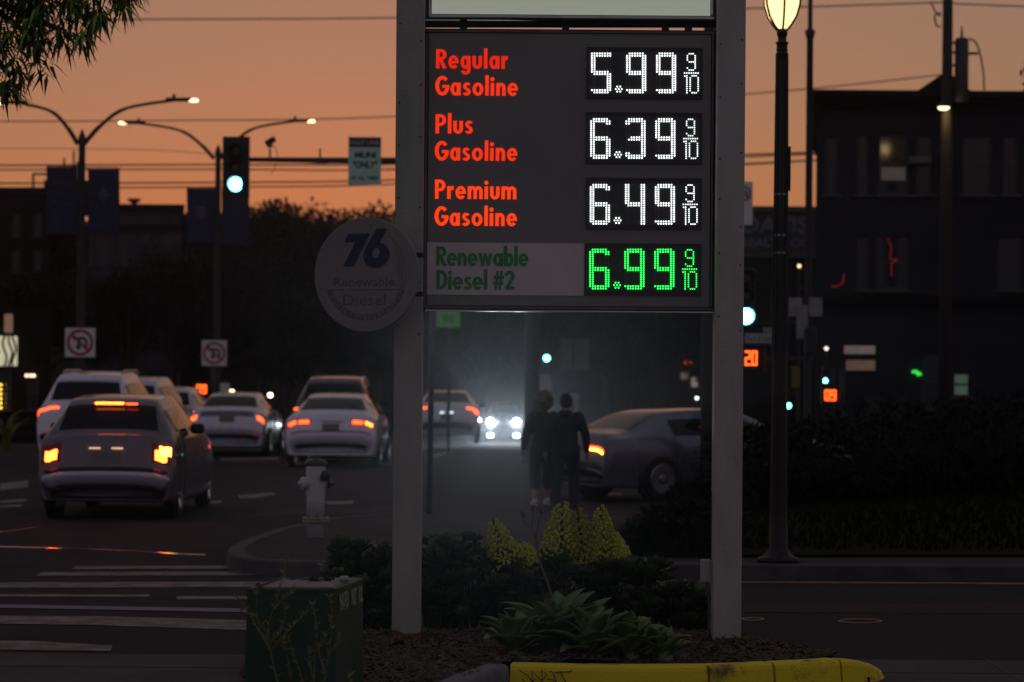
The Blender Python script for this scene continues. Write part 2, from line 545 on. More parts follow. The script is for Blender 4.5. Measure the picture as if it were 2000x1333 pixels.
def kerb_run(px, tops, zt, name, m, parent, wid=0.15):
    """kerb stone along pixels of its front top edge, with rounded top edges"""
    P = [PZ(x, y, z) for (x, y), z in zip(px, tops)]
    b = M()
    for i, p in enumerate(P):
        t = (P[min(i + 1, len(P) - 1)] - P[max(i - 1, 0)])
        t.z = 0; t.normalize()
        nb = Vector((-t.y, t.x, 0))
        z = p.z
        for off, zz in ((-.02, -0.0), (-.004, z - .03), (.004, z - .012), (.02, z), (wid - .03, z), (wid, z - .02), (wid, 0.0)):
            q = p + nb * off
            b.v.append((q.x, q.y, zz))
        if i:
            k = len(b.v) - 7
            for j in range(6): b.f.append((k - 7 + j, k + j, k + j + 1, k - 6 + j))
    b.f.append(tuple(range(6, -1, -1)))
    b.f.append(tuple(range(len(b.v) - 7, len(b.v))))
    return b.build(name, m, parent, False)
yk = M().box((0.9, 14.05, 0.02), (2.4, 0.05, 0.04))
YK = struct('yellow_kerb', yk, concrete)
kerb_run([(997, 1298), (1120, 1301), (1250, 1302), (1382, 1301)], [.15] * 4, 0.15, 'kerb_stone', yellow_paint, YK)
kerb_run([(1387, 1301), (1450, 1299), (1509, 1296)], [.15] * 3, 0.15, 'kerb_stone', yellow_paint, YK)
kerb_run([(1514, 1296), (1580, 1293), (1640, 1289)], [.15, .15, .15], 0.15, 'kerb_stone', yellow_paint, YK)
kerb_run([(1644, 1289), (1680, 1291), (1705, 1297), (1722, 1306)], [.15, .14, .11, .06], 0.15, 'kerb_stone', yellow_paint, YK)
GK = struct('grey_kerb', M().box((-0.75, 11.6, 0.02), (0.3, 0.3, 0.04)), concrete)
kerb_run([(640, 1660), (720, 1500), (800, 1410), (876, 1345)], [.15] * 4, 0.15, 'kerb_stone', grey_kerb, GK)
kerb_run([(880, 1342), (935, 1318), (993, 1298)], [.15] * 3, 0.15, 'kerb_stone', grey_kerb, GK)
# scrawled tag on the yellow kerb
gr = M()
fr = PZ(1000, 1300, .15)
def gp(zx, zy):
    x, y = 985 + zx / 13.33, 1285 + zy / 13.33
    d = fr.y + 0.0
    p = W(x, y, d)
    return p
for line in ([(390, 300), (430, 355), (600, 455), (700, 570), (735, 640), (740, 700)], [(735, 640), (715, 345), (860, 490), (985, 600)], [(985, 600), (970, 300), (1105, 430), (985, 600)],
             [(1150, 370), (1215, 350), (1265, 380), (1340, 600), (1380, 720)], [(1110, 540), (1240, 565), (1350, 610)], [(1310, 385), (1450, 370), (1690, 360), (1750, 325)],
             [(1460, 350), (1480, 420), (1600, 630), (1640, 720)], [(460, 540), (520, 620), (560, 700)], [(800, 540), (740, 630)]):
    pts = [gp(*q) for q in line]
    pts = [Vector((p.x, fr.y - 0.006 - (0.15 - p.z) * 0.12, p.z)) for p in pts]
    gr.tube(pts, 0.0028, 5)
gr.build('marker_scrawl', mat('marker_ink', (0.03, 0.008, 0.006), 0.6), YK)

# ================================================================ lettering in a bold geometric sans
def ell(cx, cy, rx, ry, a0, a1, n=20):
    return [(cx + rx * math.cos(R(a0 + (a1 - a0) * k / n)), cy + ry * math.sin(R(a0 + (a1 - a0) * k / n))) for k in range(n + 1)]
def rc(x0, y0, x1, y1): return ('p', [(x0, y0), (x1, y0), (x1, y1), (x0, y1)])
def ar(cx, cy, rx, ry, tx, ty, a0, a1): return ('b', ell(cx, cy, rx, ry, a0, a1), ell(cx, cy, max(rx - tx, .01), max(ry - ty, .01), a0, a1))
GL = {
 'R': (20.5, [rc(0, 0, 7, 37.4), rc(6, 31.6, 9.6, 37.4), rc(6, 16.2, 9.6, 21.8), ar(9.5, 26.8, 11, 10.6, 7, 5.8, -90, 90), ('p', [(6, 17), (12.6, 17.5), (21, 0), (13.2, 0)])]),
 'P': (20.5, [rc(0, 0, 7, 37.4), rc(6, 31.6, 9.6, 37.4), rc(6, 14.8, 9.6, 20.4), ar(9.5, 26.1, 11, 11.3, 7, 5.8, -90, 90)]),
 'D': (22, [rc(0, 0, 7, 37.4), rc(6, 31, 8.6, 37.4), rc(6, 0, 8.6, 6.4), ar(8.5, 18.7, 13.5, 18.7, 7, 6.4, -90, 90)]),
 'G': (26.5, [ar(14, 18.7, 14, 19.3, 7.6, 6.6, 42, 358), rc(13.8, 14.4, 27.2, 20.2)]),
 'e': (20.5, [ar(10.2, 12.4, 10.2, 12.9, 6.9, 5.8, 0, 322), rc(4, 10, 20.4, 14.6)]),
 'g': (19.5, [ar(9.3, 12.4, 9.3, 12.9, 6.8, 6, 0, 360), rc(12.6, -3.5, 19.5, 24.8), ar(10.2, -3.3, 9.3, 8.6, 6.9, 5.8, 188, 361)]),
 'a': (20, [ar(9.5, 12.4, 9.5, 12.9, 6.8, 6, 0, 360), rc(13.2, 0, 20, 24.8)]),
 'u': (19, [rc(0, 8.5, 7, 24.8), rc(12, 8.5, 19, 24.8), ar(9.5, 9.3, 9.5, 9.8, 7, 6, 178, 362)]),
 'l': (7, [rc(0, 0, 7, 39.6)]),
 'i': (7.4, [rc(0, 0, 7, 24.8), ('p', ell(3.5, 32, 4.1, 4.1, 0, 342, 18))]),
 'r': (13, [rc(0, 0, 7, 24.8), ('p', [(6, 12), (7.6, 16.5), (12.6, 18.2), (12.9, 25.2), (9.6, 25.0), (6, 21)])]),
 's': (15.8, [ar(8.6, 17.9, 7.6, 7.4, 6.2, 5.4, 28, 268), ar(7.6, 7.0, 8.2, 7.4, 6.4, 5.6, -152, 92), ('p', [(6.6, 10.2), (10.2, 11), (9.4, 15.5), (5.8, 14.6)])]),
 'o': (21.5, [ar(10.75, 12.4, 10.75, 12.9, 7, 6, 0, 360)]),
 'n': (18.6, [rc(0, 0, 7, 24.8), rc(11.6, 0, 18.6, 15.4), ar(9.5, 15, 9.1, 10.2, 7, 6.2, -2, 178)]),
 'm': (29.6, [rc(0, 0, 6.8, 24.8), rc(11.4, 0, 18.2, 15.4), rc(22.8, 0, 29.6, 15.4), ar(9.3, 15, 8.9, 10.2, 6.8, 6.2, -2, 178), ar(20.7, 15, 8.9, 10.2, 6.8, 6.2, -2, 178)]),
 'w': (29, [('p', [(0, 24.8), (7, 24.8), (11.6, 0), (6, 0)]), ('p', [(6.4, 0), (11.8, 0), (16.4, 24.8), (11.8, 24.8)]), ('p', [(12.4, 24.8), (16.6, 24.8), (22.4, 0), (17, 0)]), ('p', [(17.4, 0), (22.8, 0), (29, 24.8), (22, 24.8)])]),
 'b': (20, [rc(0, 0, 7, 39.6), ar(10.6, 12.4, 9.5, 12.9, 6.8, 6, 0, 360)]),
 '#': (22, [('p', [(3, 0), (8, 0), (12, 36), (7, 36)]), ('p', [(11, 0), (16, 0), (20, 36), (15, 36)]), rc(0, 9.5, 20.5, 15), rc(1.8, 21, 22.4, 26.5)]),
 '2': (19.5, [ar(9.6, 26.6, 9.6, 10.9, 6.8, 5.8, -28, 172), ('p', [(0, 0), (8.5, 5), (18.2, 21.8), (12.4, 25)]), rc(0.2, 0, 19.5, 6.2)]),
 ' ': (8, []),
}
def bold_text(mb, s, px0, px1, base, d, gap=3.6, hs=1.0):
    """letters on the sign face: start and end pixel, baseline pixel"""
    wid = sum(GL[c][0] for c in s) + gap * (len(s) - 1)
    k = (px1 - px0) / wid
    x = 0.0
    u = d / F
    o = W(px0, base, d)
    lay = 0
    for c in s:
        w, prims = GL[c]
        for pr in prims:
            lay = (lay + 1) % 7
            y0 = d - 0.003 - 0.00025 * lay
            f = lambda q: (o.x + (x + q[0]) * k * u, o.z + q[1] * hs * u)
            if pr[0] == 'p': mb.prism([f(q) for q in pr[1]], y0, d + 0.001)
            else: mb.band([f(q) for q in pr[1]], [f(q) for q in pr[2]], y0, d + 0.001)
        x += w + gap
    return mb

# ================================================================ the price sign
SD = 15.10          # face of the price cabinet
PD = 15.02          # front of the posts
base = PZ(1105, 1250, 0.10)
sign = thing('price_sign', 'tall fuel price sign on two grey posts with lit red grades and glowing prices', 'price sign', (base.x, SD, 0.10))
so = sign.location
def SM(): return M(so)
def post_x(px): return W(px, 700, PD).x
face_grey = mat('sign_face_grey', (0.18, 0.17, 0.167), 0.55, col2=(0.21, 0.20, 0.197), scale=2.2, bump=0.05, bscale=30)
def post_material(name, red):
    if name in MATS: return MATS[name]
    m = mat(name, (0.30, 0.285, 0.26), 0.7, var=0, bump=0.25, bscale=50)
    gk = 1.0 if red > 0 else 1.22
    n, l = m.node_tree.nodes, m.node_tree.links
    b = n['Principled BSDF']
    t = n.new('ShaderNodeTexCoord')
    nz = n.new('ShaderNodeTexNoise'); nz.inputs['Scale'].default_value = 7; nz.inputs['Detail'].default_value = 9
    mp_ = n.new('ShaderNodeMapping'); mp_.inputs['Scale'].default_value = (1, 1, 0.35)
    l.new(t.outputs['Object'], mp_.inputs[0]); l.new(mp_.outputs[0], nz.inputs['Vector'])
    cr = n.new('ShaderNodeValToRGB')
    e = cr.color_ramp.elements
    e[0].position, e[0].color = 0.24, (0.10, 0.06, 0.045, 1)
    e[1].position, e[1].color = 0.33, (0.29 * gk, 0.28 * gk, 0.255 * gk, 1)
    e2 = e.new(0.6); e2.color = (0.335 * gk, 0.325 * gk, 0.30 * gk, 1)
    l.new(nz.outputs['Fac'], cr.inputs[0])
    # painted foot of the post
    sx = n.new('ShaderNodeSeparateXYZ'); l.new(t.outputs['Object'], sx.inputs[0])
    ma = n.new('ShaderNodeMath'); ma.operation = 'MULTIPLY_ADD'; ma.inputs[1].default_value = 0.10; 
    l.new(nz.outputs['Fac'], ma.inputs[0]); l.new(sx.outputs['Z'], ma.inputs[2])
    lt = n.new('ShaderNodeMath'); lt.operation = 'LESS_THAN'; lt.inputs[1].default_value = red
    l.new(ma.outputs[0], lt.inputs[0])
    mx = n.new('ShaderNodeMix'); mx.data_type = 'RGBA'
    mx.inputs[7].default_value = (0.17, 0.025, 0.022, 1)
    l.new(lt.outputs[0], mx.inputs[0]); l.new(cr.outputs[0], mx.inputs[6])
    l.new(mx.outputs[2], b.inputs['Base Color'])
    return m
for px, red in ((797, 0.13), (1424, -9)):
    x = post_x(px)
    top = 5.3
    SM().bbox((x, PD + 0.09, (0.08 + top) / 2), (0.178, 0.18, top - 0.08), 0.006).build('post', post_material('post_paint_a' if red > 0 else 'post_paint_b', red), sign)
    bo = SM()
    for k in range(9):
        z = 2.1 + k * 0.36
        for sx in (-1, 1):
            bo.lathe((x + sx * 0.066, PD, z + rnd.uniform(-.1, .1)), [(0.006, -0.001), (0.006, 0.002), (0.003, 0.004)], 6, 'y')
    bo.build('post_screws', dark_metal, sign)['kind'] = 'stuff'
# cabinet, its face and frame
pbox(SM(), 829, 58, 1400, 610, SD + 0.012, 0.11).build('cabinet', black, sign)
pbox(SM(), 836, 66, 1387, 598, SD, 0.012).build('face_panel', face_grey, sign)
fm = mat('frame_metal', (0.10, 0.10, 0.10), 0.45, 0.5)
for r in ((830, 60, 1396, 65), (830, 600, 1396, 605), (830, 607, 1396, 610), (829, 66, 834, 599), (1389, 66, 1393, 599), (1396, 60, 1400, 610)):
    pbox(SM(), *r, SD - 0.012, 0.024, 0.002).build('frame_rail', fm if r[1] != 607 else mat('bright_trim', (0.6, 0.6, 0.6), 0.3, 0.8), sign)
sc = SM()
for y in (120, 230, 330, 450, 560):
    for x in (831.5, 1391, 1398):
        p = W(x, y, SD - 0.012); sc.lathe(p, [(0.005, 0), (0.005, .002), (.002, .004)], 6, 'y')
sc.build('frame_screws', dark_metal, sign)['kind'] = 'stuff'
# pipe and brackets in the gap over the cabinet
gp_ = SM()
a, b_ = W(822, 48, SD + .05), W(1408, 48, SD + .05)
gp_.tube([a, b_], 0.022, 10)
gp_.build('cross_pipe', dark_metal, sign)
for x in (905, 1105, 1300, 1345):
    pbox(SM(), x - 7, 38, x + 7, 62, SD + .03, .04).build('bracket', black, sign)
# light box above
pbox(SM(), 830, -190, 1403, 40, SD + 0.01, 0.16).build('light_box', mat('lightbox_frame', (0.07, 0.07, 0.07), 0.5, 0.4), sign)
lbm = mat('lightbox_face', (0.35, 0.36, 0.33), 0.4, var=0, emit=(0.33, 0.35, 0.285), estr=0.55)
pbox(SM(), 844, -180, 1388, 29, SD - 0.0, 0.010).build('light_box_face', lbm, sign)
for r in ((838, 31, 1395, 36), (838, -186, 842, 30), (1390, -186, 1394, 30)):
    pbox(SM(), *r, SD - 0.014, 0.025, 0.002).build('light_box_trim', mat('pale_trim', (0.55, 0.57, 0.55), 0.35, 0.3), sign)
# lettering of the grades
red1 = mat('lit_red_a', (0.25, 0.01, 0.005), 0.4, var=0, emit=(0.62, 0.014, 0.002), estr=0.95)
red2 = mat('lit_red_b', (0.25, 0.012, 0.005), 0.4, var=0, emit=(0.72, 0.026, 0.002), estr=0.98)
red3 = mat('lit_red_c', (0.25, 0.015, 0.005), 0.4, var=0, emit=(0.80, 0.040, 0.002), estr=1.0)
green_v = mat('green_vinyl', (0.008, 0.26, 0.06), 0.5, var=0.15, scale=8)
for s, a0, a1, bl, m in (('Regular', 851.5, 992, 134, red1), ('Gasoline', 850, 1011.5, 186.5, red2), ('Plus', 850.5, 923.5, 261, red2), ('Gasoline', 849, 1010.5, 313.6, red2),
                         ('Premium', 849.5, 1008.5, 388.7, red3), ('Gasoline', 848.5, 1009.5, 441, red3)):
    bold_text(SM(), s, a0, a1, bl, SD).build('grade_lettering', m, sign)
ins = pbox(SM(), 834, 475, 1141, 577, SD - 0.004, 0.004).build('insert_panel', mat('insert_white', (0.56, 0.49, 0.48), 0.5, col2=(0.62, 0.55, 0.54), scale=3), sign)
bold_text(SM(), 'Renewable', 852, 1032, 519, SD - 0.004, 1.5).build('insert_lettering', green_v, ins)
bold_text(SM(), 'Diesel #2', 852, 1005, 565, SD - 0.004, 1.5).build('insert_lettering', green_v, ins)
# LED price displays
SEG = {'0': 'abcdef', '1': 'bc', '3': 'abcdg', '4': 'bcfg', '5': 'acdfg', '6': 'acdefg', '9': 'abcdfg', '2': 'abdeg'}
def seg_cells(ch):
    lit, off = set(), set()
    cells = {'a': [(r, c) for r in (0, 1) for c in range(1, 7)], 'd': [(r, c) for r in (16, 17) for c in range(1, 7)], 'g': [(r, c) for r in (8, 9) for c in range(2, 6)] + [(9, 1), (8, 6)],
             'f': [(r, c) for r in range(1, 9) for c in (0, 1)], 'b': [(r, c) for r in range(1, 9) for c in (6, 7)], 'e': [(r, c) for r in range(9, 17) for c in (0, 1)], 'c': [(r, c) for r in range(9, 17) for c in (6, 7)]}
    for s, cc in cells.items():
        (lit if s in SEG[ch] else off).update(cc)
    if ch == '5': lit.update([(0, 0), (0, 7), (1, 7), (16, 0), (16, 1)])
    if ch in '36': lit.update([(1, 7), (2, 6), (2, 7), (1, 6)] if ch == '6' else [(1, 0), (1, 1), (2, 0), (2, 1), (16, 0), (16, 1), (15, 0), (15, 1)])
    if ch == '9': lit.update([(16, 0), (16, 1)])
    if ch == '4': lit.update([(0, 0), (0, 1), (0, 6), (0, 7), (17, 6), (17, 7)])
    off -= lit
    return lit, off
led_w = lamp('led_white', (0.86, 0.92, 0.90), 1.7)
led_g = lamp('led_green', (0.02, 1.0, 0.09), 2.0)
led_off = mat('led_unlit', (0.30, 0.30, 0.26), 0.4, var=0)
disp_w = mat('display_face', (0.030, 0.032, 0.034), 0.35, var=0.1, bump=0.02)
def dot(mb, x, y, r, d):
    mb.lathe(W(x, y, d), [(r, 0.0), (r * .95, r * .9), (r * .45, r * 1.5)], 6, 'y')
R5 = ['.###.', '#...#', '#...#', '#...#', '.####', '....#', '....#', '#...#', '.###.']
R0 = ['.###.', '#...#', '#...#', '#...#', '#...#', '#...#', '#...#', '#...#', '.###.']
for (bx0, by0, bx1, by1), ox, oy, price, m in (((1146, 93, 1372, 193), 1156, 105, '599', led_w), ((1145, 220, 1371, 320), 1154.6, 233, '639', led_w),
                                               ((1144, 348, 1370, 448), 1153.7, 361.5, '649', led_w), ((1142.5, 476, 1369, 577), 1152.6, 488, '699', led_g)):
    dsp = pbox(SM(), bx0, by0, bx1, by1, SD - 0.006, 0.005).build('price_display', disp_w, sign)
    fb = SM()
    for r in ((bx0, by0, bx1, by0 + 6), (bx0, by1 - 8, bx1, by1), (bx0, by0 + 6.2, bx0 + 2, by1 - 8.2), (bx1 - 2, by0 + 6.2, bx1, by1 - 8.2)):
        pbox(fb, *r, SD - 0.014, 0.007)
    fb.build('display_bezel', mat('bezel', (0.035, 0.035, 0.035), 0.4, 0.3), dsp)
    offm = SM()
    for ch, dx in zip(price, (0, 68.6, 127.0)):
        lit, off = seg_cells(ch)
        dm = SM()
        for r, c in lit: dot(dm, ox + dx + c * 5.12, oy + r * 4.47, 0.0058, SD - 0.007)
        for r, c in off: dot(offm, ox + dx + c * 5.12, oy + r * 4.47, 0.0022, SD - 0.007)
        dm.build('led_digit', m, dsp)
    pt = SM()
    dot(pt, ox + 52.5, oy + 69.5, 0.0058, SD - 0.007)
    for k in range(6):
        dot(pt, ox + 52.5 + 5.9 * math.cos(k * R(60)), oy + 69.5 + 5.6 * math.sin(k * R(60)), 0.0056, SD - 0.007)
    pt.build('led_point', m, dsp)
    fr_ = SM()
    for r in range(9):
        for c in range(5):
            if R5[r][c] == '#': dot(fr_, ox + 186.5 + c * 3.8, oy + 0.5 + r * 4.0, 0.0045, SD - 0.007)
    fr_.build('led_digit', m, dsp)
    br = SM()
    for c in range(7): dot(br, ox + 181 + c * 4.4, oy + 38.2, 0.0045, SD - 0.007)
    br.build('led_bar', m, dsp)
    on = SM()
    for r in range(9): dot(on, ox + 185.5, oy + 43.5 + r * 4.15, 0.0045, SD - 0.007)
    dot(on, ox + 181.5, oy + 44, 0.0045, SD - 0.007)
    on.build('led_digit', m, dsp)
    ze = SM()
    for r in range(9):
        for c in range(5):
            if R0[r][c] == '#': dot(ze, ox + 192 + c * 3.9, oy + 43.5 + r * 4.15, 0.0045, SD - 0.007)
    ze.build('led_digit', m, dsp)
    o = offm.build('unlit_leds', led_off, dsp)
    o['kind'] = 'stuff'
    for k in range(3):
        p = W(ox + 46.5 + (k % 2) * 4, oy + 6 + 22 * k, SD - .007)
        SM().lathe(p, [(.005, 0), (.005, .003)], 6, 'y').build('display_screw', black, dsp)
# small switch box and conduit on the inner side of the right post
jb = pbox(SM(), 1369, 1094, 1388, 1137, PD + 0.05, 0.06, 0.004).build('switch_box', mat('switch_grey', (0.36, 0.35, 0.33), 0.6), sign)
c0, c1, c2 = W(1381, 1137, PD + .08), W(1385, 1190, PD + .09), W(1383, 1262, PD + .09)
SM().tube(curve_pts([c0, c1, c2], 5), 0.008, 8).build('conduit', mat('conduit_grey', (0.14, 0.14, 0.14), 0.5, 0.4), sign)
SM().tube([W(1388.5, 1094, PD + .08), W(1389.5, 960, PD + .08)], 0.004, 6).build('conduit', dark_metal, sign)

# ================================================================ faded round fuel sign on the red footed post
DD = 14.88
dc = W(716, 537, DD)
dr = 112.0 * DD / F
disc = thing('round_sign', 'faded round white renewable diesel disc with navy number on the red footed post', 'round sign', (dc.x, dc.y, dc.z - dr), R(-22))
faded = worn('faded_white', (0.23, 0.215, 0.21), (0.16, 0.15, 0.145), 5.0, 0.22, 0.40, 0.7)
M().lathe((0, 0, dr), [(dr - .006, .012), (dr, .009), (dr, -.009), (dr - .006, -.012)][::-1], 72, 'y').build('disc', faded, disc)
u = DD / F / math.cos(R(22))
def dp(zx, zy):      # point of the 5.33x enlargement of the disc -> local x, z
    return ((zx - 618) / 5.332 * u, dr - (zy - 678) / 5.332 * DD / F)
navy = mat('faded_navy', (0.012, 0.018, 0.055), 0.6, col2=(0.02, 0.026, 0.07), scale=30)
nm = M()
nm.prism([dp(*q) for q in ((390, 335), (380, 590), (485, 590), (657, 250), (430, 252))][::-1], -.015, -.011)
nm.v, nm.f = [], []
for quad in (((430, 252), (657, 250), (617, 338), (390, 335)), ((505, 337), (617, 338), (485, 590), (380, 590))):
    nm.prism([dp(*q) for q in quad], -.0155, -.011)
nm.build('number_seven', navy, disc)
sx_ = M()
oc = [dp(732 + 138 * math.cos(R(a)) + 14 * math.sin(R(a)), 478 - 130 * math.sin(R(a))) for a in range(0, 361, 12)]
ic = [dp(726 + 40 * math.cos(R(a)) + 8 * math.sin(R(a)), 452 - 54 * math.sin(R(a))) for a in range(0, 361, 12)]
sx_.band(oc, ic, -.0155, -.011)
sx_.prism([dp(*q) for q in ((735, 200), (838, 202), (762, 345), (700, 400), (600, 440), (640, 355))], -.0160, -.011)
sx_.build('number_six', navy, disc)
ghost = mat('faded_letter', (0.085, 0.08, 0.075), 0.7, col2=(0.15, 0.14, 0.135), scale=45, detail=8)
ghost2 = mat('faded_olive', (0.10, 0.095, 0.075), 0.7, col2=(0.16, 0.15, 0.13), scale=30, detail=8)
for s, (ax, ay, bx, by) in (('Renewable', (280, 800, 925, 705)), ('Diesel', (375, 1000, 835, 885))):
    p0, p1 = dp(ax, ay), dp(bx, by)
    text_into(M(), s, p0[0], p0[1], p1[0], p1[1], -.0128, bold=0.012).build('disc_lettering', ghost if s[0] == 'R' else ghost2, disc)
pa, pb = dp(222, 832), dp(995, 842)
M().prism([pa, (pb[0], pa[1]), (pb[0], pa[1] - .003), (pa[0], pa[1] - .003)], -.014, -.011).build('disc_rule', ghost, disc)
rg = M()
arc = ell(0, 0, dr * .80, dr * .80, 200, 340, 30)
arc2 = ell(0, 0, dr * .70, dr * .70, 200, 340, 30)
rg.band([(x, z + dr) for x, z in arc], [(x, z + dr) for x, z in arc2], -.0125, -.011)
rg.build('disc_band', ghost2, disc)
ra = M()
for a in range(-38, 58, 2):
    r0, r1 = dr * .80, dr * (.815 + 0.006 * rnd.random())
    w = R(.7)
    ra.prism([(r0 * math.cos(R(a)) * .95, r0 * math.sin(R(a)) + dr), (r1 * math.cos(R(a)) * .95, r1 * math.sin(R(a)) + dr), (r1 * math.cos(R(a) + w) * .95, r1 * math.sin(R(a) + w) + dr), (r0 * math.cos(R(a) + w) * .95, r0 * math.sin(R(a) + w) + dr)], -.0132, -.011)
for k in range(34):      # horizontal streaks left by old print
    zy = 380 + k * 13
    l = rnd.uniform(40, 110) * (1 - abs(k - 20) / 26)
    p0, p1 = dp(1020 - max(0, 14 - k) * 6 - l, zy), dp(1020 - max(0, 14 - k) * 6, zy)
    ra.prism([p0, (p1[0], p0[1]), (p1[0], p0[1] - .0012), (p0[0], p0[1] - .0012)], -.0131, -.011)
ra.build('disc_streaks', mat('old_print', (0.03, 0.035, 0.035), 0.7), disc)
lets = M()
for i, c in enumerate('ALTERNATIVE-TAXED'[::1]):
    a = R(212 + i * 7.2)
    rr = dr * .75
    cx_, cz_ = rr * math.cos(a), rr * math.sin(a) + dr
    ta = a + math.pi / 2
    def tf(p, cx_=cx_, cz_=cz_, ta=ta):
        return Vector((cx_ + p.x * math.cos(ta) - p.z * math.sin(ta), p.y, cz_ + p.x * math.sin(ta) + p.z * math.cos(ta)))
    text_into(M(), c, -.008, -.012, .008, .012, -.0136, bold=0.02, tf=tf).build('rim_letter', faded, disc)
hb = M()
for dz in (-.12, .12):
    hb.box((dr * .62, 0.07, dr + dz), (0.26, 0.03, 0.03))
    hb.box((dr * .66, 0.04, dr + dz), (0.03, 0.06, 0.03))
hb.build('bracket', dark_metal, disc)

# ================================================================ street furniture
lens_green = lamp('signal_green', (0.14, 0.85, 1.0), 9.0)
lens_off_r = mat('lens_off_red', (0.05, 0.008, 0.008), 0.25)
lens_off_y = mat('lens_off_amber', (0.06, 0.03, 0.008), 0.25)
lamp_warm = lamp('lamp_warm', (1.0, 0.70, 0.32), 3.2)
count_m = lamp('countdown_orange', (1.0, 0.085, 0.008), 3.0)

def street_lamp(label, px, d, topy, arms, banners, signbox, base_z=None):
    s = S(d)
    b = W(px, 900, d)
    z0 = gz(d) if base_z is None else base_z
    t = thing('street_lamp', label, 'street lamp', (b.x, d, z0), 0, 'twin arm street lamps on the median')
    top = W(px, topy, d)
    dx = top.x - b.x
    M().lathe((dx * .5, 0, 0), [(.16, 0), (.16, .5), (.12, .6), (.105, .7), (.08, top.z - z0 - .25), (.1, top.z - z0 - .2), (.09, top.z - z0 - .08), (.02, top.z - z0 + .1)], 12).build('pole', pole_metal, t, True)
    for (ex, ey, sgn) in arms:
        e = W(ex, ey, d)
        loc = Vector((b.x, d, z0))
        st = W(px + sgn * 6, topy + 20, d) - loc
        en = e - loc
        mid = Vector((st.x + (en.x - st.x) * .45, 0, st.z + (en.z - st.z) * .80))
        mid0 = Vector((st.x + (en.x - st.x) * .18, 0, st.z + (en.z - st.z) * .42))
        M().tube(curve_pts([st, mid0, mid, en], 6), [.055] * 6 + [.045] * 6 + [.036] * 7, 8).build('arm', pole_metal, t, True)
        hd = M()
        hd.bbox((en.x + sgn * .02, 0, en.z), (.62, .22, .075), .02)
        hd.lathe((en.x - sgn * .1, 0, en.z + .03), [(.04, 0), (.04, .07), (.025, .1)], 8)
        h = hd.build('lamp_head', pole_metal, t)
        M().bbox((en.x + sgn * .36, 0, en.z - .015), (.22, .2, .065), .02).build('lens', lamp_warm, h)
    for (x0, y0, x1, y1, kind) in banners:
        x, z, w, h = rect_w(x0, y0, x1, y1, d - .02)
        x -= b.x; z -= z0
        bn = M()
        n = 6
        for i in range(n + 1):
            for j in range(5):
                u_, v_ = i / n, j / 4
                bn.v.append((x - w / 2 + w * u_ + .012 * math.sin(3 * v_), -.02 + .02 * math.sin(u_ * 5 + v_ * 2), z + h / 2 - h * v_))
        for i in range(n):
            for j in range(4):
                k = i * 5 + j
                bn.f.append((k, k + 1, k + 6, k + 5))
        bo = bn.build('banner', mat('banner_navy', (0.018, 0.022, 0.06), 0.8, var=0.12), t)
        M().tube([(0, 0, z + h / 2 + .02), (x + math.copysign(w / 2, x), 0, z + h / 2 + .02)], .014, 6).build('banner_rod', pole_metal, t)
        M().tube([(0, 0, z - h / 2 - .02), (x + math.copysign(w / 2, x), 0, z - h / 2 - .02)], .014, 6).build('banner_rod', pole_metal, t)
        pale = mat('banner_print', (0.075, 0.075, 0.10), 0.8)
        em = M()
        if kind == 'star':
            pts = []
            for k in range(16):
                r = (w * .36 if k % 4 == 0 else w * .2 if k % 4 == 2 else w * .10)
                pts.append((x + r * math.sin(R(22.5 * k)), z + h * .1 + r * 1.3 * math.cos(R(22.5 * k))))
            em.prism(pts, -.052, -.048)
        elif kind == 'crest':
            em.prism([(x - w * .2, z + h * .15), (x - w * .2, z), (x, z - h * .1), (x + w * .2, z), (x + w * .2, z + h * .15)], -.052, -.048)
        elif kind == 'text':
            text_into(em, 'West Portal', x - w * .3, z + h * .22, x + w * .3, z + h * .28, -.05)
            text_into(em, 'May', x - w * .4, z + h * .06, x + w * .1, z + h * .14, -.05)
            text_into(em, 'Festival', x - w * .3, z - h * .08, x + w * .3, z + h * .0, -.05)
        if em.v: em.build('banner_emblem', pale, bo)
    if signbox:
        x0, y0, x1, y1 = signbox
        x, z, w, h = rect_w(x0, y0, x1, y1, d - .2)
        x -= b.x; z -= z0
        yb = -.2
        sp = M().bbox((x, yb, z), (w, .012, h), .004).build('no_u_turn_sign', sign_white, t)
        M().box((x * .5, -.1, z), (abs(x) + .08, .2, .06)).build('sign_bracket', dark_metal, t)
        no_u(sp, x, z, w, yb - .008)
    return t
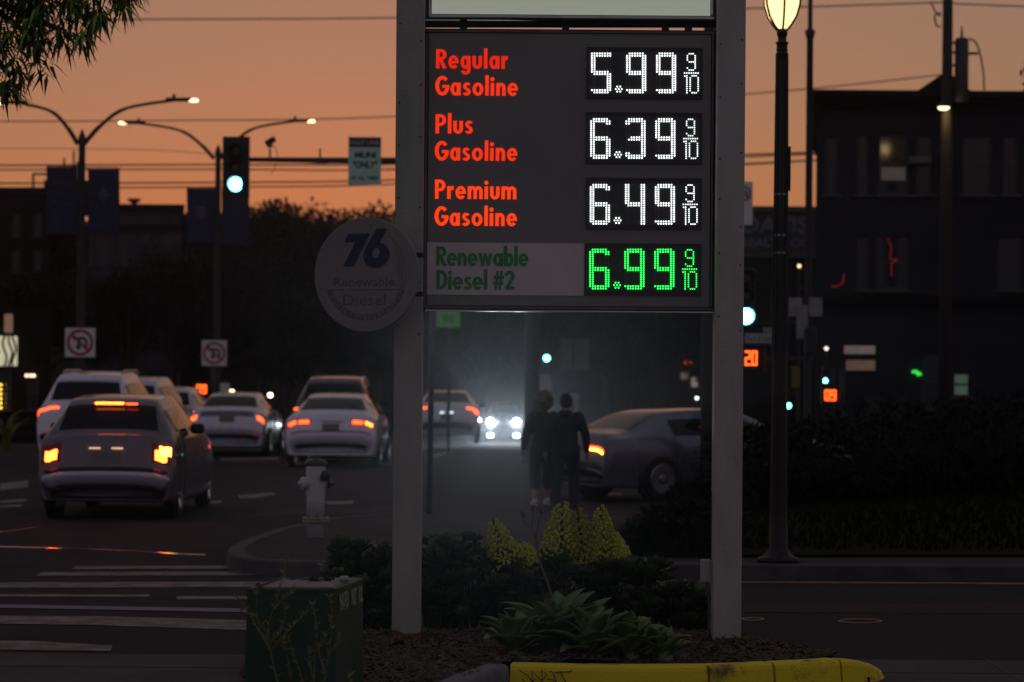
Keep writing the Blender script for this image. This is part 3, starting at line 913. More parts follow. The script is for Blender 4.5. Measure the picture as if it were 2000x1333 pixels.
def no_u(sp, x, z, w, y):
    r = w * .44
    M().band([(x + q[0] * r, z + q[1] * r) for q in ell(0, 0, 1, 1, 0, 360, 36)], [(x + q[0] * r, z + q[1] * r) for q in ell(0, 0, .79, .79, 0, 360, 36)], y - .003, y).build('prohibition_ring', sign_red, sp)
    c = math.sqrt(.5)
    M().prism([(x + r * .9 * (-c - .07), z + r * .9 * (c - .07)), (x + r * .9 * (-c + .07), z + r * .9 * (c + .07)), (x + r * .9 * (c + .07), z + r * .9 * (-c + .07)), (x + r * .9 * (c - .07), z + r * .9 * (-c - .07))], y - .0042, y).build('prohibition_bar', sign_red, sp)
    # the turning arrow and the left arrow under the bar
    ab = M()
    ab.band([(x + q[0] * r, z + q[1] * r) for q in ell(.17, .05, .38, .38, 0, 180, 16)], [(x + q[0] * r, z + q[1] * r) for q in ell(.17, .05, .20, .20, 0, 180, 16)], y - .0025, y)
    ab.prism([(x + .37 * r, z - .35 * r), (x + .55 * r, z - .35 * r), (x + .55 * r, z + .06 * r), (x + .37 * r, z + .06 * r)], y - .0024, y)
    ab.prism([(x - .21 * r, z - .3 * r), (x - .03 * r, z - .3 * r), (x - .03 * r, z + .06 * r), (x - .21 * r, z + .06 * r)], y - .0026, y)
    ab.prism([(x - .36 * r, z - .26 * r), (x - .12 * r, z - .6 * r), (x + .12 * r, z - .26 * r)], y - .0023, y)
    ab.prism([(x - .34 * r, z + .52 * r), (x - .68 * r, z + .34 * r), (x - .34 * r, z + .12 * r)], y - .0023, y)
    ab.prism([(x - .36 * r, z + .24 * r), (x + .0 * r, z + .24 * r), (x + .0 * r, z + .40 * r), (x - .36 * r, z + .40 * r)], y - .0022, y)
    ab.build('turn_arrow', sign_black, sp)
street_lamp('twin arm street lamp with a pale star on its banner', 158, 57, 262, [(348, 195, 1), (30, 200, -1)],
            [(90, 326, 152, 456, 'text'), (171, 330, 233, 456, 'star')], (127, 641, 186, 698))
street_lamp('twin arm street lamp with crest banner, behind the hanging traffic signal', 424, 70, 290, [(583, 236, 1), (264, 240, -1)],
            [(364, 368, 420, 472, 'crest'), (432, 372, 486, 476, 'plain')], (394, 665, 443, 715))
# warm glow the two lamps really give
def bulb(name, p, power, col=(1, .75, .42), r=.12):
    l = bpy.data.lights.new(name, 'POINT'); l.energy = power; l.color = col; l.shadow_soft_size = r
    o = bpy.data.objects.new(name, l); COL.objects.link(o); o.location = p
    return o

def signal_head(label, x, yg, d, plate=True, lens=0.15, pole=None, pz=None, group=None, lit=True):
    """three-lens signal; (x, yg) is the pixel of the green lens"""
    pitch = 0.355 * lens / .15
    g_ = W(x, yg, d)
    z0 = pz if pz is not None else gz(d)
    t = thing('traffic_signal', label, 'traffic signal', (g_.x, d, z0), 0, group)
    zc = g_.z - z0
    if plate: M().bbox((0, .08, zc + pitch * 1.02), (lens * 3.9, .01, pitch * 3.75), .004).build('back_plate', black, t)
    for k, m in ((0, lens_green if lit else lens_off_y), (1, lens_off_y), (2, lens_off_r)):
        z = zc + pitch * k
        h = M().bbox((0, .13, z), (lens * 2.35, .2, pitch * .985), .02).build('signal_section', black, t)
        M().lathe((0, .028, z), [(lens, 0), (lens * .85, .015), (lens * .4, .028)], 20, 'y').build('lens', m, h, True)
        v = M()
        n = 14
        for i in range(n + 1):
            a = R(-35 + 250 * i / n)
            for q, yy in ((lens * 1.06, .03), (lens * 1.02, -.2 * lens / .15)):
                v.v.append((q * math.cos(a), yy, z + q * math.sin(a)))
            if i: v.f.append((2 * i - 2, 2 * i, 2 * i + 1, 2 * i - 1))
        v.build('visor', black, h, True)
    if pole is not None:
        M().tube([(pole, .2, 0), (pole, .2, zc + pitch * 2.4)], .055, 10).build('pole', dark_metal, t, True)
        if abs(pole) > .05:
            for zz in (zc - pitch * .3, zc + pitch * 2.2):
                M().box((pole / 2, .18, zz), (abs(pole), .05, .05)).build('bracket', dark_metal, t)
    return t
# mast arm with the hanging signal, the bus lane sign and a detector camera
AD = 52.0
mx0 = W(1038, 900, AD)
zarm = W(600, 313, AD).z
mast = thing('mast_arm', 'long dark mast arm reaching out from a pole behind the price sign', 'mast arm', (mx0.x, AD, 0))
M().lathe((0, 0, 0), [(.24, 0), (.24, .06), (.19, .08), (.16, .5), (.14, zarm + .5), (.10, zarm + .55), (0.03, zarm + .58)], 14).build('pole', pole_metal, mast, True)
e0, e1 = W(470, 312, AD) - mast.location, W(1038, 317, AD) - mast.location
M().tube([e0, e1], [.05, .10], 10).build('arm', pole_metal, mast, True)
for x in (625,):
    p = W(x, 312, AD) - mast.location
    M().tube([p, p + Vector((0, 0, .24))], .02, 6).build('antenna_stub', pole_metal, mast)
sg = signal_head('traffic signal with a lit green lens hanging from the mast arm end', 460, 360, AD - .35, True, 0.15)
cam_t = thing('traffic_camera', 'small detector camera perched on the mast arm beside the hanging signal', 'camera', W(527, 309, AD))
M().tube([(0, 0, 0), (0, 0, .2)], .02, 8).build('stem', pole_metal, cam_t)
M().lathe((0, 0, .22), [(.03, 0), (.07, .03), (.06, .06), (.02, .08)], 10).build('swivel', mat('swivel_grey', (.2, .2, .2), .5), cam_t)
cbm = M()
rotc = Matrix.Rotation(R(-32), 3, 'Y')
for k in [M().bbox((0, 0, 0), (.24, .12, .12), .015)]:
    cbm.add([rotc @ Vector(v) + Vector((.01, 0, .36)) for v in k.v], k.f)
cbm.build('housing', black, cam_t)
M().tube(curve_pts([(.06, .02, .3), (.14, .02, .16), (.16, .04, -.02), (.10, .05, -.2), (.02, .05, -.35)], 4), .008, 5).build('cable', black, cam_t)
# bus lane sign
SDm = AD - .14
bs0 = W(712, 362, SDm)
bus = thing('bus_lane_sign', 'pale green bus lane sign with black heading hung on the mast arm', 'road sign', (bs0.x, SDm, bs0.z))
w, h = 64 * SDm / F, 94 * SDm / F
M().bbox((0, 0, h / 2), (w, .012, h), .004).build('plate', mat('bus_sign_green', (0.50, 0.76, 0.60), 0.45, var=0.06), bus)
M().box((0, -.009, h - .115), (w - .02, .004, .21)).build('heading_panel', sign_black, bus)
text_into(M(), 'RIGHT LANE', -w * .43, h - .165, w * .43, h - .075, -.013, bold=.012).build('heading_lettering', mat('heading_white', (.5, .5, .5), .5), bus)
text_into(M(), 'MUNI', -w * .30, h * .56, w * .34, h * .69, -.009, bold=.05).build('sign_lettering', sign_black, bus)
text_into(M(), '"ONLY"', -w * .36, h * .35, w * .38, h * .50, -.009, bold=.045).build('sign_lettering', sign_black, bus)
text_into(M(), 'AT ALL TIMES', -w * .42, h * .11, w * .42, h * .19, -.009, bold=.03).build('sign_lettering', sign_black, bus)
for sx in (-1, 1): M().box((sx * w * .46, .06, h * .5), (.05, .11, .05)).build('clamp', dark_metal, bus)

def digit_bars(mb, ch, x, z, w, h, y, t):
    segs = {'a': (0, h / 2, w, t), 'd': (0, -h / 2, w, t), 'g': (0, 0, w, t), 'f': (-w / 2, h / 4, t, h / 2), 'b': (w / 2, h / 4, t, h / 2), 'e': (-w / 2, -h / 4, t, h / 2), 'c': (w / 2, -h / 4, t, h / 2)}
    S7 = dict(SEG); S7['8'] = 'abcdefg'; S7['7'] = 'abc'
    for k, s_ in enumerate(S7[ch]):
        a, b_, c, e = segs[s_]
        mb.box((x + a, y - .0007 * k, z + b_), (c + t * .9 if c != t else t, .012, e + t * .2))
def countdown(label, x0, y0, x1, y1, txt, d, pole_dx, z0=None, group='pedestrian countdown signals'):
    x, z, w, h = rect_w(x0, y0, x1, y1, d)
    zb = gz(d) if z0 is None else z0
    t = thing('pedestrian_signal', label, 'pedestrian signal', (x, d, zb), 0, group)
    z -= zb
    hs = max(.40, h * 1.5)
    M().bbox((0, .1, z), (hs * 1.02, .16, hs), .03).build('housing', black, t)
    hd = M()
    hd.box((0, -.04, z + hs / 2), (hs * 1.05, .2, .015)); hd.box((-hs / 2, -.04, z), (.015, .2, hs)); hd.box((hs / 2, -.04, z), (.015, .2, hs))
    hd.build('hood', black, t)
    for i, ch in enumerate(txt):
        db = M()
        digit_bars(db, ch, (-.27 + .54 * i) * w, z, w * .33, h * .84, .005, w * .13)
        db.build('digit', count_m, t)
    M().tube([(pole_dx, .25, 0), (pole_dx, .25, z + .6)], .055, 10).build('pole', dark_metal, t, True)
    M().box((pole_dx / 2, .2, z), (abs(pole_dx) + .05, .06, .06)).build('bracket', dark_metal, t)
    return t
countdown('pedestrian countdown showing an orange 20 just past the switch box sign post', 1455, 685, 1479, 715, '20', 36, -.33)
countdown('small far orange pedestrian countdown in front of the dark corner building', 1611, 762, 1633, 783, '09', 54, .3)
countdown('far red pedestrian countdown showing between the parked cars and the median', 384, 752, 403, 769, '09', 66, .28)
signal_head('lit green traffic signal close beside the switch box sign post', 1457, 618, 37, False, .125, -.32)
signal_head('far green traffic signal seen under the price sign above two walkers', 1068, 700, 92, False, .12, 0.0)
signal_head('tiny far green traffic signal beside the ornamental lamp shaft', 1540, 793, 80, False, .085, .3)
signal_head('tiny far green signal over the orange countdown at the corner building', 1612, 744, 57, False, .055, .2)
# plain signs on posts
def post_sign(label, rect, d, m, postx=None, txt=None, tm=None, top=None, ring=False, name='road_sign'):
    x, z, w, h = rect_w(*rect, d)
    z0 = gz(d)
    t = thing(name, label, 'road sign', (x, d, z0))
    z -= z0
    pl = M().bbox((0, 0, z), (w, .01, h), .003).build('plate', m, t)
    px = 0 if postx is None else W(postx, 800, d).x - x
    M().tube([(px, .05, 0), (px, .05, (z + h / 2 + .1) if top is None else top)], .035, 8).build('post', dark_metal, t, True)
    if abs(px) > w / 2: M().box((px / 2, .03, z), (abs(px), .03, .04)).build('bracket', dark_metal, t)
    if txt:
        for s_, fx0, fz0, fx1, fz1 in txt:
            text_into(M(), s_, -w / 2 + w * fx0, z - h / 2 + h * fz0, -w / 2 + w * fx1, z - h / 2 + h * fz1, -.008, bold=.015).build('lettering', tm or sign_black, t)
    if ring: no_u(pl, 0, z + h * .22, w * .95, -.007)
    return t
post_sign('white street name plate over the orange countdown beside the switch box post', (1455, 652, 1516, 671), 36.2, mat('street_plate', (0.38, 0.38, 0.38), .5), 1424, [('Park Presidio', .05, .25, 1.0, .75)], mat('plate_blue', (.08, .16, .2), .5), name='street_name_sign')
post_sign('small blank grey plate set above the street name plate', (1490, 640, 1516, 651), 36.6, mat('grey_plate', (0.24, 0.24, 0.24), .5), 1517)
post_sign('narrow no turn sign half hidden behind the switch box post near the realty fascia', (1436, 355, 1470, 440), 46, sign_white, 1440, None, None, None, True)
post_sign('fluorescent yellow green sign peeking out below the price cabinet', (852, 590, 899, 640), 58, mat('fluor_green', (0.20, 0.72, 0.16), .5, var=.06), 876, [('XING', .25, .18, .75, .5)], mat('fluor_print', (.08, .25, .05), .5))
post_sign('white sign on a post below the far green signal', (1054, 732, 1077, 763), 80, mat('dull_white', (0.33, 0.31, 0.31), .5), 1065, [('N', .4, .1, .7, .3)])
post_sign('white sign behind the head of the hooded walker', (1104, 769, 1130, 808), 60, mat('dull_white', (0.33, 0.31, 0.31), .5), 1117, [('1', .45, .1, .6, .5)])
post_sign('small white sign beside the red countdown near the median lamp', (430, 749, 449, 770), 67, sign_white, 439)
for i, (r, d, l) in enumerate((((1095, 662, 1118, 722), 88, 'narrow pale banner on the far lamp pole'), ((1121, 662, 1151, 722), 88, 'wider pale banner on the far lamp pole'))):
    post_sign(l, r, d + i * .3, mat('banner_grey', (0.10, 0.095, 0.10), .7), 1119.5, None, None, 9.0 if i == 0 else None, name='banner')
tp = PZ(838, 1004, .13)
sp_ = thing('sign_post', 'slim grey metal post standing on the corner beside the red footed sign post', 'post', (tp.x, tp.y, .13))
M().tube([(0, 0, 0), (0.03, 0, 3.2)], .034, 10).build('tube', mat('galvanised', (.12, .12, .13), .45, .6), sp_, True)
M().box((.03, -.04, 3.0), (.3, .008, .4)).build('plate', sign_white, sp_)

# ornamental lamp post on the right
LP = PZ(1520, 1098, .135)
orn = thing('ornamental_lamp', 'tall ornamental lamp post with a glowing ribbed acorn globe', 'street lamp', (LP.x, LP.y, .135))
ld = LP.y
zg = W(1528, 50, ld).z - .135
iron = mat('cast_iron', (0.014, 0.011, 0.010), .5, .3, bump=.15)
dxl = W(1528, 50, ld).x - LP.x
prof = [(.19, 0), (.19, .035), (.15, .05), (.12, .07), (.085, .12), (.078, .5), (.074, 1.0), (.066, 1.9), (.055, 2.6), (.05, zg - .25)]
M().lathe((0, 0, 0), prof, 16).build('shaft', iron, orn, True)
fl = M()
for k in range(8):
    a = R(45 * k)
    fl.tube([(.068 * math.cos(a), .068 * math.sin(a), 1.9), (.051 * math.cos(a), .051 * math.sin(a), zg - .26)], .008, 5)
o = fl.build('fluting', iron, orn); o['kind'] = 'stuff'
M().lathe((0, 0, zg - .27), [(.05, 0), (.058, .004), (.058, .018), (.048, .024), (.05, .04), (.055, .046), (.05, .056), (.05, .1), (.058, .106), (.058, .118), (.038, .124), (.04, .165), (.046, .18), (.05, .2), (.046, .235)], 16).build('collar', iron, orn, True)
globe_m = lamp('globe_glow', (1.0, 0.68, 0.29), 1.6)
M().lathe((0, 0, zg - .035), [(.03, 0), (.075, .035), (.125, .11), (.155, .21), (.165, .33), (.15, .44), (.10, .54), (.03, .60)], 24).build('globe', globe_m, orn, True)
for k in range(6):
    a = R(60 * k + 30)
    M().tube([(r * math.cos(a) * 1.05, r * math.sin(a) * 1.05, zg - .035 + z) for r, z in ((.045, -.01), (.085, .035), (.133, .11), (.163, .21), (.173, .33), (.158, .44), (.107, .54), (.03, .61))], .010, 6).build('rib', iron, orn, True)
M().lathe((0, 0, zg + .565), [(.10, -.04), (.06, .03), (.02, .06), (.012, .14)], 12).build('finial', iron, orn, True)
for yy in (381, 461, 495):
    zz = W(1528, yy, ld).z - .135
    M().lathe((0, 0, zz), [(.057, -.01), (.060, 0), (.057, .01)], 14).build('clamp_band', steel, orn)
M().box((.075, 0, W(1545, 330, ld).z - .135), (.02, .03, .40)).build('banner_arm', iron, orn)
# slim pole behind it
PD2 = 44
p0 = W(1576, 900, PD2)
sl = thing('signal_pole', 'slim dark pole with a collar rising behind the ornamental lamp', 'pole', (p0.x, PD2, 0))
ztop = W(1578, -60, PD2).z
zc_ = W(1578, 66, PD2).z
M().lathe((0, 0, 0), [(.15, 0), (.15, .1), (.09, .15), (.072, .5), (.06, zc_ - .1), (.072, zc_ - .08), (.10, zc_ + .05), (.06, zc_ + .07), (.045, zc_ + .1), (.04, ztop)], 12).build('pole', pole_metal, sl, True)
for (x0, y0, x1, y1) in ((1540, 582, 1567, 618), (1580, 582, 1606, 618), (1555, 596, 1577, 662)):
    x, z, w, h = rect_w(x0, y0, x1, y1, PD2 - .1)
    M().box((x - p0.x, -.1 - (0.05 if x1 == 1577 else 0), z), (w, .012, h)).build('sign_plate', mat('grey_plate', (0.24, 0.24, 0.24), .5), sl)
x, z, w, h = rect_w(1573, 640, 1596, 692, PD2 - .3)
M().bbox((x - p0.x, -.2, z), (w, .2, h), .03).build('signal_box', black, sl)
x, z, w, h = rect_w(1546, 716, 1562, 758, PD2 - .3)
M().bbox((x - p0.x, -.3, z), (w, .03, h), .01).build('yellow_plate', mat('dull_yellow', (.12, .10, .015), .6), sl)

# ================================================================ fire hydrant
HP = PZ(616, 1050, .13)
hy = thing('fire_hydrant', 'white fire hydrant with a dark green cap on the corner', 'hydrant', (HP.x, HP.y, .13))
hs_ = HP.y / F
hw = mat('hydrant_white', (0.50, 0.47, 0.50), .5, col2=(.58, .55, .58), scale=9, bump=.2)
hg = mat('hydrant_green', (0.006, 0.03, 0.022), .4)
Hh = 152 * hs_
M().lathe((0, 0, 0), [(.082, 0), (.082, Hh * .21), (.090, Hh * .22)], 18).build('lower_barrel', hw, hy, True)
M().lathe((0, 0, 0), [(.135, Hh * .20), (.137, Hh * .21), (.137, Hh * .228), (.120, Hh * .232), (.120, Hh * .238), (.137, Hh * .243), (.137, Hh * .262), (.13, Hh * .268)], 18).build('flange', mat('flange_rust', (.26, .22, .16), .7, col2=(.38, .36, .30), scale=25), hy)
fb = M()
for k in range(8):
    a = R(45 * k + 10); fb.lathe((.118 * math.cos(a), .118 * math.sin(a), Hh * .262), [(.014, 0), (.014, .018), (.006, .022)], 6)
fbo = fb.build('flange_bolts', dark_metal, hy); fbo['kind'] = 'stuff'
M().lathe((0, 0, 0), [(.092, Hh * .262), (.092, Hh * .50), (.098, Hh * .60), (.102, Hh * .75), (.100, Hh * .88), (.095, Hh * .93)], 20).build('barrel', hw, hy, True)
M().lathe((0, 0, Hh * .925), [(.112, 0), (.125, .012), (.118, .03), (.09, .055), (.05, .066), (.03, .068), (.03, .085), (.012, .088)], 18).build('bonnet', hg, hy, True)
for (dx, zf, rr, col, ang) in ((-.115, .70, .055, hw, 205), (.085, .795, .052, hg, -40), (.11, .69, .04, hg, 10)):
    a = R(ang)
    ax_ = Vector((math.cos(a), math.sin(a), 0))
    rot = Vector((0, 0, 1)).rotation_difference(ax_).to_matrix()
    c = Vector((0, 0, Hh * zf))
    nz_ = M().lathe(c, [(rr * 1.05, .06), (rr * 1.05, .105), (rr * .9, .115)], 14, 'z', rot).build('outlet', hw, hy, True)
    M().lathe(c, [(rr * 1.1, .118), (rr * 1.15, .125), (rr * 1.15, .150), (rr * .8, .160), (rr * .35, .165), (rr * .35, .19)], 12, 'z', rot).build('outlet_cap', col, nz_)

# ================================================================ overhead wires
def wire(label, pts, d, r):
    P = curve_pts([W(x, y, dd) for (x, y), dd in zip(pts, d if isinstance(d, (list, tuple)) else [d] * len(pts))], 8)
    o = M(P[0]).tube(P, r, 5).build('overhead_wire', mat('wire_black', (0.02, 0.018, 0.016), .7), None)
    o.location = P[0]
    return tag(o, label, 'wire', 'overhead wires across the sky')
wire('topmost faint wire crossing the sky above the street lamps', [(-200, 40), (300, 38), (770, 35), (1460, 17), (1845, 5)], 88, .028)
wire('single wire passing just under the hanging lamp heads', [(-200, 238), (300, 236), (770, 228), (1460, 184), (1845, 146)], 90, .024)
for i, (y0, y1, r, l) in enumerate(((322, 321, .034, 'upper tram wire of the band behind the banners'), (331, 332, .03, 'second tram wire of the band behind the banners'),
                                    (357, 352, .034, 'third tram wire, level with the green signal lens'), (366, 360, .03, 'lowest tram wire, just over the tree tops'))):
    wire(l, [(-200, y0 + 2), (400, y0), (770, y1), (1300, y1 - 14 - i * 5), (1620, y1 - 24 - i * 8)], 95 + i, r)
wire('thin slack wire dipping between the lamp poles', [(-150, 290), (250, 292), (420, 302), (600, 318), (790, 330)], 99, .014)
wire('short wire leaving the utility pole top away from the sign', [(1845, 6), (1920, 10), (2200, 20)], 70, .022)

# ================================================================ utility pole on the right
UD = 58
ub = W(1843, 900, UD)
up = thing('utility_pole', 'wooden utility pole with transformer and a lit shaded lamp', 'utility pole', (ub.x, UD, 0))
M().tube([(0, 0, 0), (.02, 0, 11.5)], [.16, .12], 12).build('pole', wood, up, True)
x, z, w, h = rect_w(1864, 75, 1892, 200, UD)
M().lathe((x - ub.x, 0, z - h / 2), [(.15, 0), (.17, .04), (.17, h - .05), (.13, h), (.03, h + .02), (.03, h + .12), (.012, h + .3)], 14).build('transformer', mat('transformer', (.03, .03, .035), .5), up, True)
for yy in (84, 103, 128):
    M().box(((x - ub.x) / 2, 0, W(1850, yy, UD).z), (x - ub.x, .06, .05)).build('transformer_bracket', dark_metal, up)
q = [W(*c, UD) - Vector(up.location) for c in ((1892, 76), (1905, 82), (1914, 105), (1921, 145), (1922, 176))]
M().tube(curve_pts(q, 4), .022, 6).build('drop_cable', black, up)
M().box((q[0].x + .1, 0, q[2].z), (.26, .05, .06)).build('cable_arm', black, up)
q = [W(*c, UD) - Vector(up.location) for c in ((1818, 4), (1828, 25), (1838, 32))]
M().tube(curve_pts(q, 4), .02, 6).build('insulator_arm', black, up)
q = [W(*c, UD) - Vector(up.location) for c in ((1838, 26), (1826, 30), (1829, 50), (1838, 52))]
M().tube(curve_pts(q, 4), .022, 6).build('cutout_fuse', black, up)
lp = W(1843, 212, UD - .35)
ls = M().lathe((lp.x - ub.x, -.35, lp.z), [(.16, .03), (.15, .06), (.05, .16), (.02, .18)], 14).build('lamp_shade', dark_metal, up, True)
M().lathe((lp.x - ub.x, -.35, lp.z), [(.06, -.035), (.12, -.02), (.14, .028)], 14).build('bulb', lamp_warm, ls, True)
M().tube([(lp.x - ub.x, -.35, lp.z + .17), (0, 0, lp.z + .22)], .018, 6).build('lamp_arm', dark_metal, up)
bl = bulb('pole_lamp_light', W(1843, 222, UD - .35), 6.0, (1, .66, .25), .1)

# stout dark pole standing behind the right post
q0 = PZ(1381, 982, 0)
sp2 = thing('traffic_pole', 'stout dark pole standing just behind the switch box sign post', 'pole', (q0.x, q0.y, 0))
M().lathe((0, 0, 0), [(.17, 0), (.17, .08), (.12, .12), (.105, .6), (.095, 8.5), (.04, 8.6)], 14).build('pole', mat('pole_black', (.010, .010, .011), .6), sp2, True)
M().box((0, -.12, 1.1), (.12, .08, .16)).build('push_button', black, sp2)

# ================================================================ vehicles
red_l = lamp('tail_red', (1.0, 0.045, 0.006), 7.0)
red_brake = lamp('tail_brake', (1.0, 0.11, 0.012), 11.0)
amber_l = lamp('turn_amber', (1.0, 0.34, 0.03), 11.0)
red_dim = mat('reflector_red', (0.3, 0.01, 0.01), .25, emit=(1, .03, .01), estr=.12)  # faint emission imitates light thrown back by the reflectors
plate_m = mat('number_plate', (0.22, 0.20, 0.19), .5, var=.1, scale=30)
head_m = lamp('headlight', (0.80, 0.92, 1.0), 260.0)
fog_m = lamp('fog_light', (0.85, 0.95, 1.0), 14.0)
def paint(name, c, rough=.28): return mat(name, c, rough, .25, var=.04, scale=2, coat=.6)
# stations: y, top, wtop, belt, wbelt, wmid, wlow, bottom  (all metres, rear at y=0)
NETS = {
 'sedan': [(.10, .40, .62, .37, .70, .72, .70, .30), (.0, .56, .70, .50, .79, .80, .76, .27), (.03, .84, .74, .74, .85, .87, .82, .25), (.13, 1.07, .72, .92, .87, .90, .85, .24), (.50, 1.11, .70, .97, .88, .91, .86, .22),
           (1.10, 1.38, .57, .99, .88, .92, .87, .2), (1.6, 1.445, .56, .99, .88, .92, .87, .2), (2.6, 1.43, .57, .97, .88, .92, .87, .2), (3.45, 1.06, .70, .94, .87, .91, .86, .2), (4.3, .93, .70, .86, .83, .88, .84, .2), (4.7, .76, .64, .70, .76, .80, .78, .22), (4.8, .52, .6, .47, .68, .70, .68, .24), (4.74, .34, .55, .32, .62, .64, .62, .26)],
 'hatch': [(.12, .36, .60, .33, .66, .68, .66, .26), (.0, .50, .66, .46, .74, .76, .72, .24), (.03, .70, .68, .66, .79, .81, .77, .24), (.10, 1.0, .66, .92, .80, .83, .80, .23), (.17, 1.07, .64, .98, .80, .84, .80, .22),
           (.46, 1.42, .56, 1.02, .80, .85, .81, .2), (.85, 1.50, .55, 1.02, .81, .86, .82, .2), (2.0, 1.50, .55, 1.0, .81, .86, .82, .2), (2.95, 1.08, .64, .98, .80, .85, .81, .2), (3.55, .96, .62, .9, .77, .82, .78, .2), (3.85, .78, .58, .72, .70, .74, .72, .22), (3.92, .52, .52, .48, .62, .64, .62, .24), (3.86, .34, .5, .32, .58, .6, .58, .26)],
 'suv': [(.12, .48, .70, .45, .78, .80, .76, .36), (.0, .66, .76, .6, .88, .90, .84, .33), (.03, .92, .78, .84, .92, .94, .89, .31), (.09, 1.16, .77, 1.06, .93, .96, .91, .3), (.16, 1.24, .76, 1.12, .93, .97, .92, .28),
         (.50, 1.70, .66, 1.16, .93, .98, .93, .26), (.9, 1.82, .64, 1.16, .94, .98, .93, .26), (2.6, 1.83, .65, 1.14, .94, .98, .93, .26), (3.6, 1.26, .76, 1.12, .93, .97, .92, .26), (4.5, 1.12, .76, 1.04, .90, .94, .90, .26), (4.85, .92, .72, .85, .84, .87, .84, .3), (4.95, .62, .66, .57, .76, .78, .76, .32), (4.88, .42, .6, .4, .7, .72, .7, .34)],
}
def cat(P, t):
    i = max(0, min(len(P) - 2, int(t)))
    f = t - i
    p0, p1, p2, p3 = P[max(i - 1, 0)], P[i], P[i + 1], P[min(i + 2, len(P) - 1)]
    return tuple(.5 * (2 * b + (c - a) * f + (2 * a - 5 * b + 4 * c - d) * f * f + (3 * b - a - 3 * c + d) * f ** 3) for a, b, c, d in zip(p0, p1, p2, p3))
class Car:
    def __init__(self, label, net, pm, loc, heading, sx=1.0, sy=1.0, sz=1.0, cat_='car', group='cars on the road'):
        self.t = thing('car', label, cat_, loc, -heading, group)
        self.net = [(y * sy, zt * sz, wt * sx, zb * sz, wb * sx, wm * sx, wl * sx, b * sz) for y, zt, wt, zb, wb, wm, wl, b in NETS[net]]
        self.kind, self.sx, self.sy, self.sz = net, sx, sy, sz
        self.pm = pm
        b = M()
        nu, nv = (len(self.net) - 1) * 5, 48
        for i in range(nu + 1):
            for j in range(nv + 1):
                b.v.append(tuple(self.S(i / 5, -6 + 12 * j / nv)))
        for i in range(nu):
            for j in range(nv):
                k = i * (nv + 1) + j
                b.f.append((k, k + 1, k + nv + 2, k + nv + 1))
        # closed underside and ends
        lo = [(i * (nv + 1), i * (nv + 1) + nv) for i in range(nu + 1)]
        for i in range(nu): b.f.append((lo[i][0], lo[i + 1][0], lo[i + 1][1], lo[i][1]))
        b.f.append(tuple(range(nv + 1))); b.f.append(tuple(range(nu * (nv + 1) + nv, nu * (nv + 1) - 1, -1)))
        self.body = b.build('body', pm, self.t, True)
    def row(self, st):
        y, zt, wt, zb, wb, wm, wl, bt = st
        zb = min(zb, zt - .03)
        cr = .02
        return [(0, y, zt + cr), (.5 * wt, y, zt + cr * .8), (.88 * wt, y, zt), (wt + .015, y, zt - .05 * (zt - zb) - .03), (wb, y, zb), (wm, y, bt + (zb - bt) * .5), (wl, y, bt)]
    def S(self, u, v):
        s = 1 if v >= 0 else -1
        P = self.row(cat(self.net, u))
        x, y, z = cat(P, abs(v))
        return Vector((x * s, y, z))
    def N(self, u, v):
        e = .02
        a = self.S(min(u + e, len(self.net) - 1.001), v) - self.S(max(u - e, 0), v)
        b = self.S(u, min(v + e, 5.99)) - self.S(u, max(v - e, -5.99))
        n = b.cross(a)
        if n.length < 1e-9: return Vector((0, -1, 0))
        n.normalize()
        c = Vector((0, 2.2 * self.sy, .7 * self.sz))
        if n.dot(self.S(u, v) - c) < 0: n = -n
        return n
    def patch(self, name, u0, u1, v0, v1, m, off=.006, nu=8, nv=12, parent=None, trim=0.0):
        b = M()
        for i in range(nu + 1):
            for j in range(nv + 1):
                uu, vv = u0 + (u1 - u0) * i / nu, v0 + (v1 - v0) * j / nv
                edge = i in (0, nu) or j in (0, nv)
                b.v.append(tuple(self.S(uu, vv) + self.N(uu, vv) * (off if not edge else off * .2)))
        for i in range(nu):
            for j in range(nv):
                k = i * (nv + 1) + j
                b.f.append((k, k + 1, k + nv + 2, k + nv + 1))
        return b.build(name, m, parent or self.t, True)
    def wheels(self, yr, yf, r, x):
        for y in (yr, yf):
            for s in (-1, 1):
                a = M().lathe((s * (x - .12), y, r + .02), [(r + .05, 0), (r + .05, s * .125)], 24, 'x').build('wheel_arch', black, self.t)
                w = M().lathe((s * (x - .10), y, r), [(r * .9, 0), (r, s * .03), (r, s * .105), (r * .94, s * .135), (r * .66, s * .14)], 24, 'x').build('wheel', rubber, self.t)
                M().lathe((s * (x + .035), y, r), [(r * .66, 0), (r * .62, s * .012), (r * .2, s * .004), (r * .15, s * .016)], 16, 'x').build('rim', steel, w)
    def mirrors(self, u, x, m=None):
        for s in (-1, 1):
            p = self.S(u, 3.9 * s)
            M().bbox((s * (x + .09), p.y, p.z + .05), (.18, .10, .13), .03).build('mirror', m or black, self.t)
    def plate(self, z, y, w=.34, h=.16):
        M().bbox((0, y, z), (w, .012, h), .003).build('number_plate', plate_m, self.t)
    def seams(self, us, v0, v1):
        for u in us:
            for s in (-1, 1):
                pts = [self.S(u, s * (v0 + (v1 - v0) * k / 8)) + self.N(u, s * (v0 + (v1 - v0) * k / 8)) * .001 for k in range(9)]
                M().tube(pts, .005, 4).build('door_seam', black, self.t)
def at(x, y): 
    p = PZ(x, y, 0); return (p.x, p.y, 0)

silver = paint('silver_lilac', (0.135, 0.112, 0.14))
white_p = paint('white_paint', (0.70, 0.69, 0.80))
pearl = paint('pearl_paint', (0.58, 0.56, 0.64))
greyp = paint('grey_paint', (0.10, 0.10, 0.13))
blackp = paint('black_paint', (0.02, 0.02, 0.022))

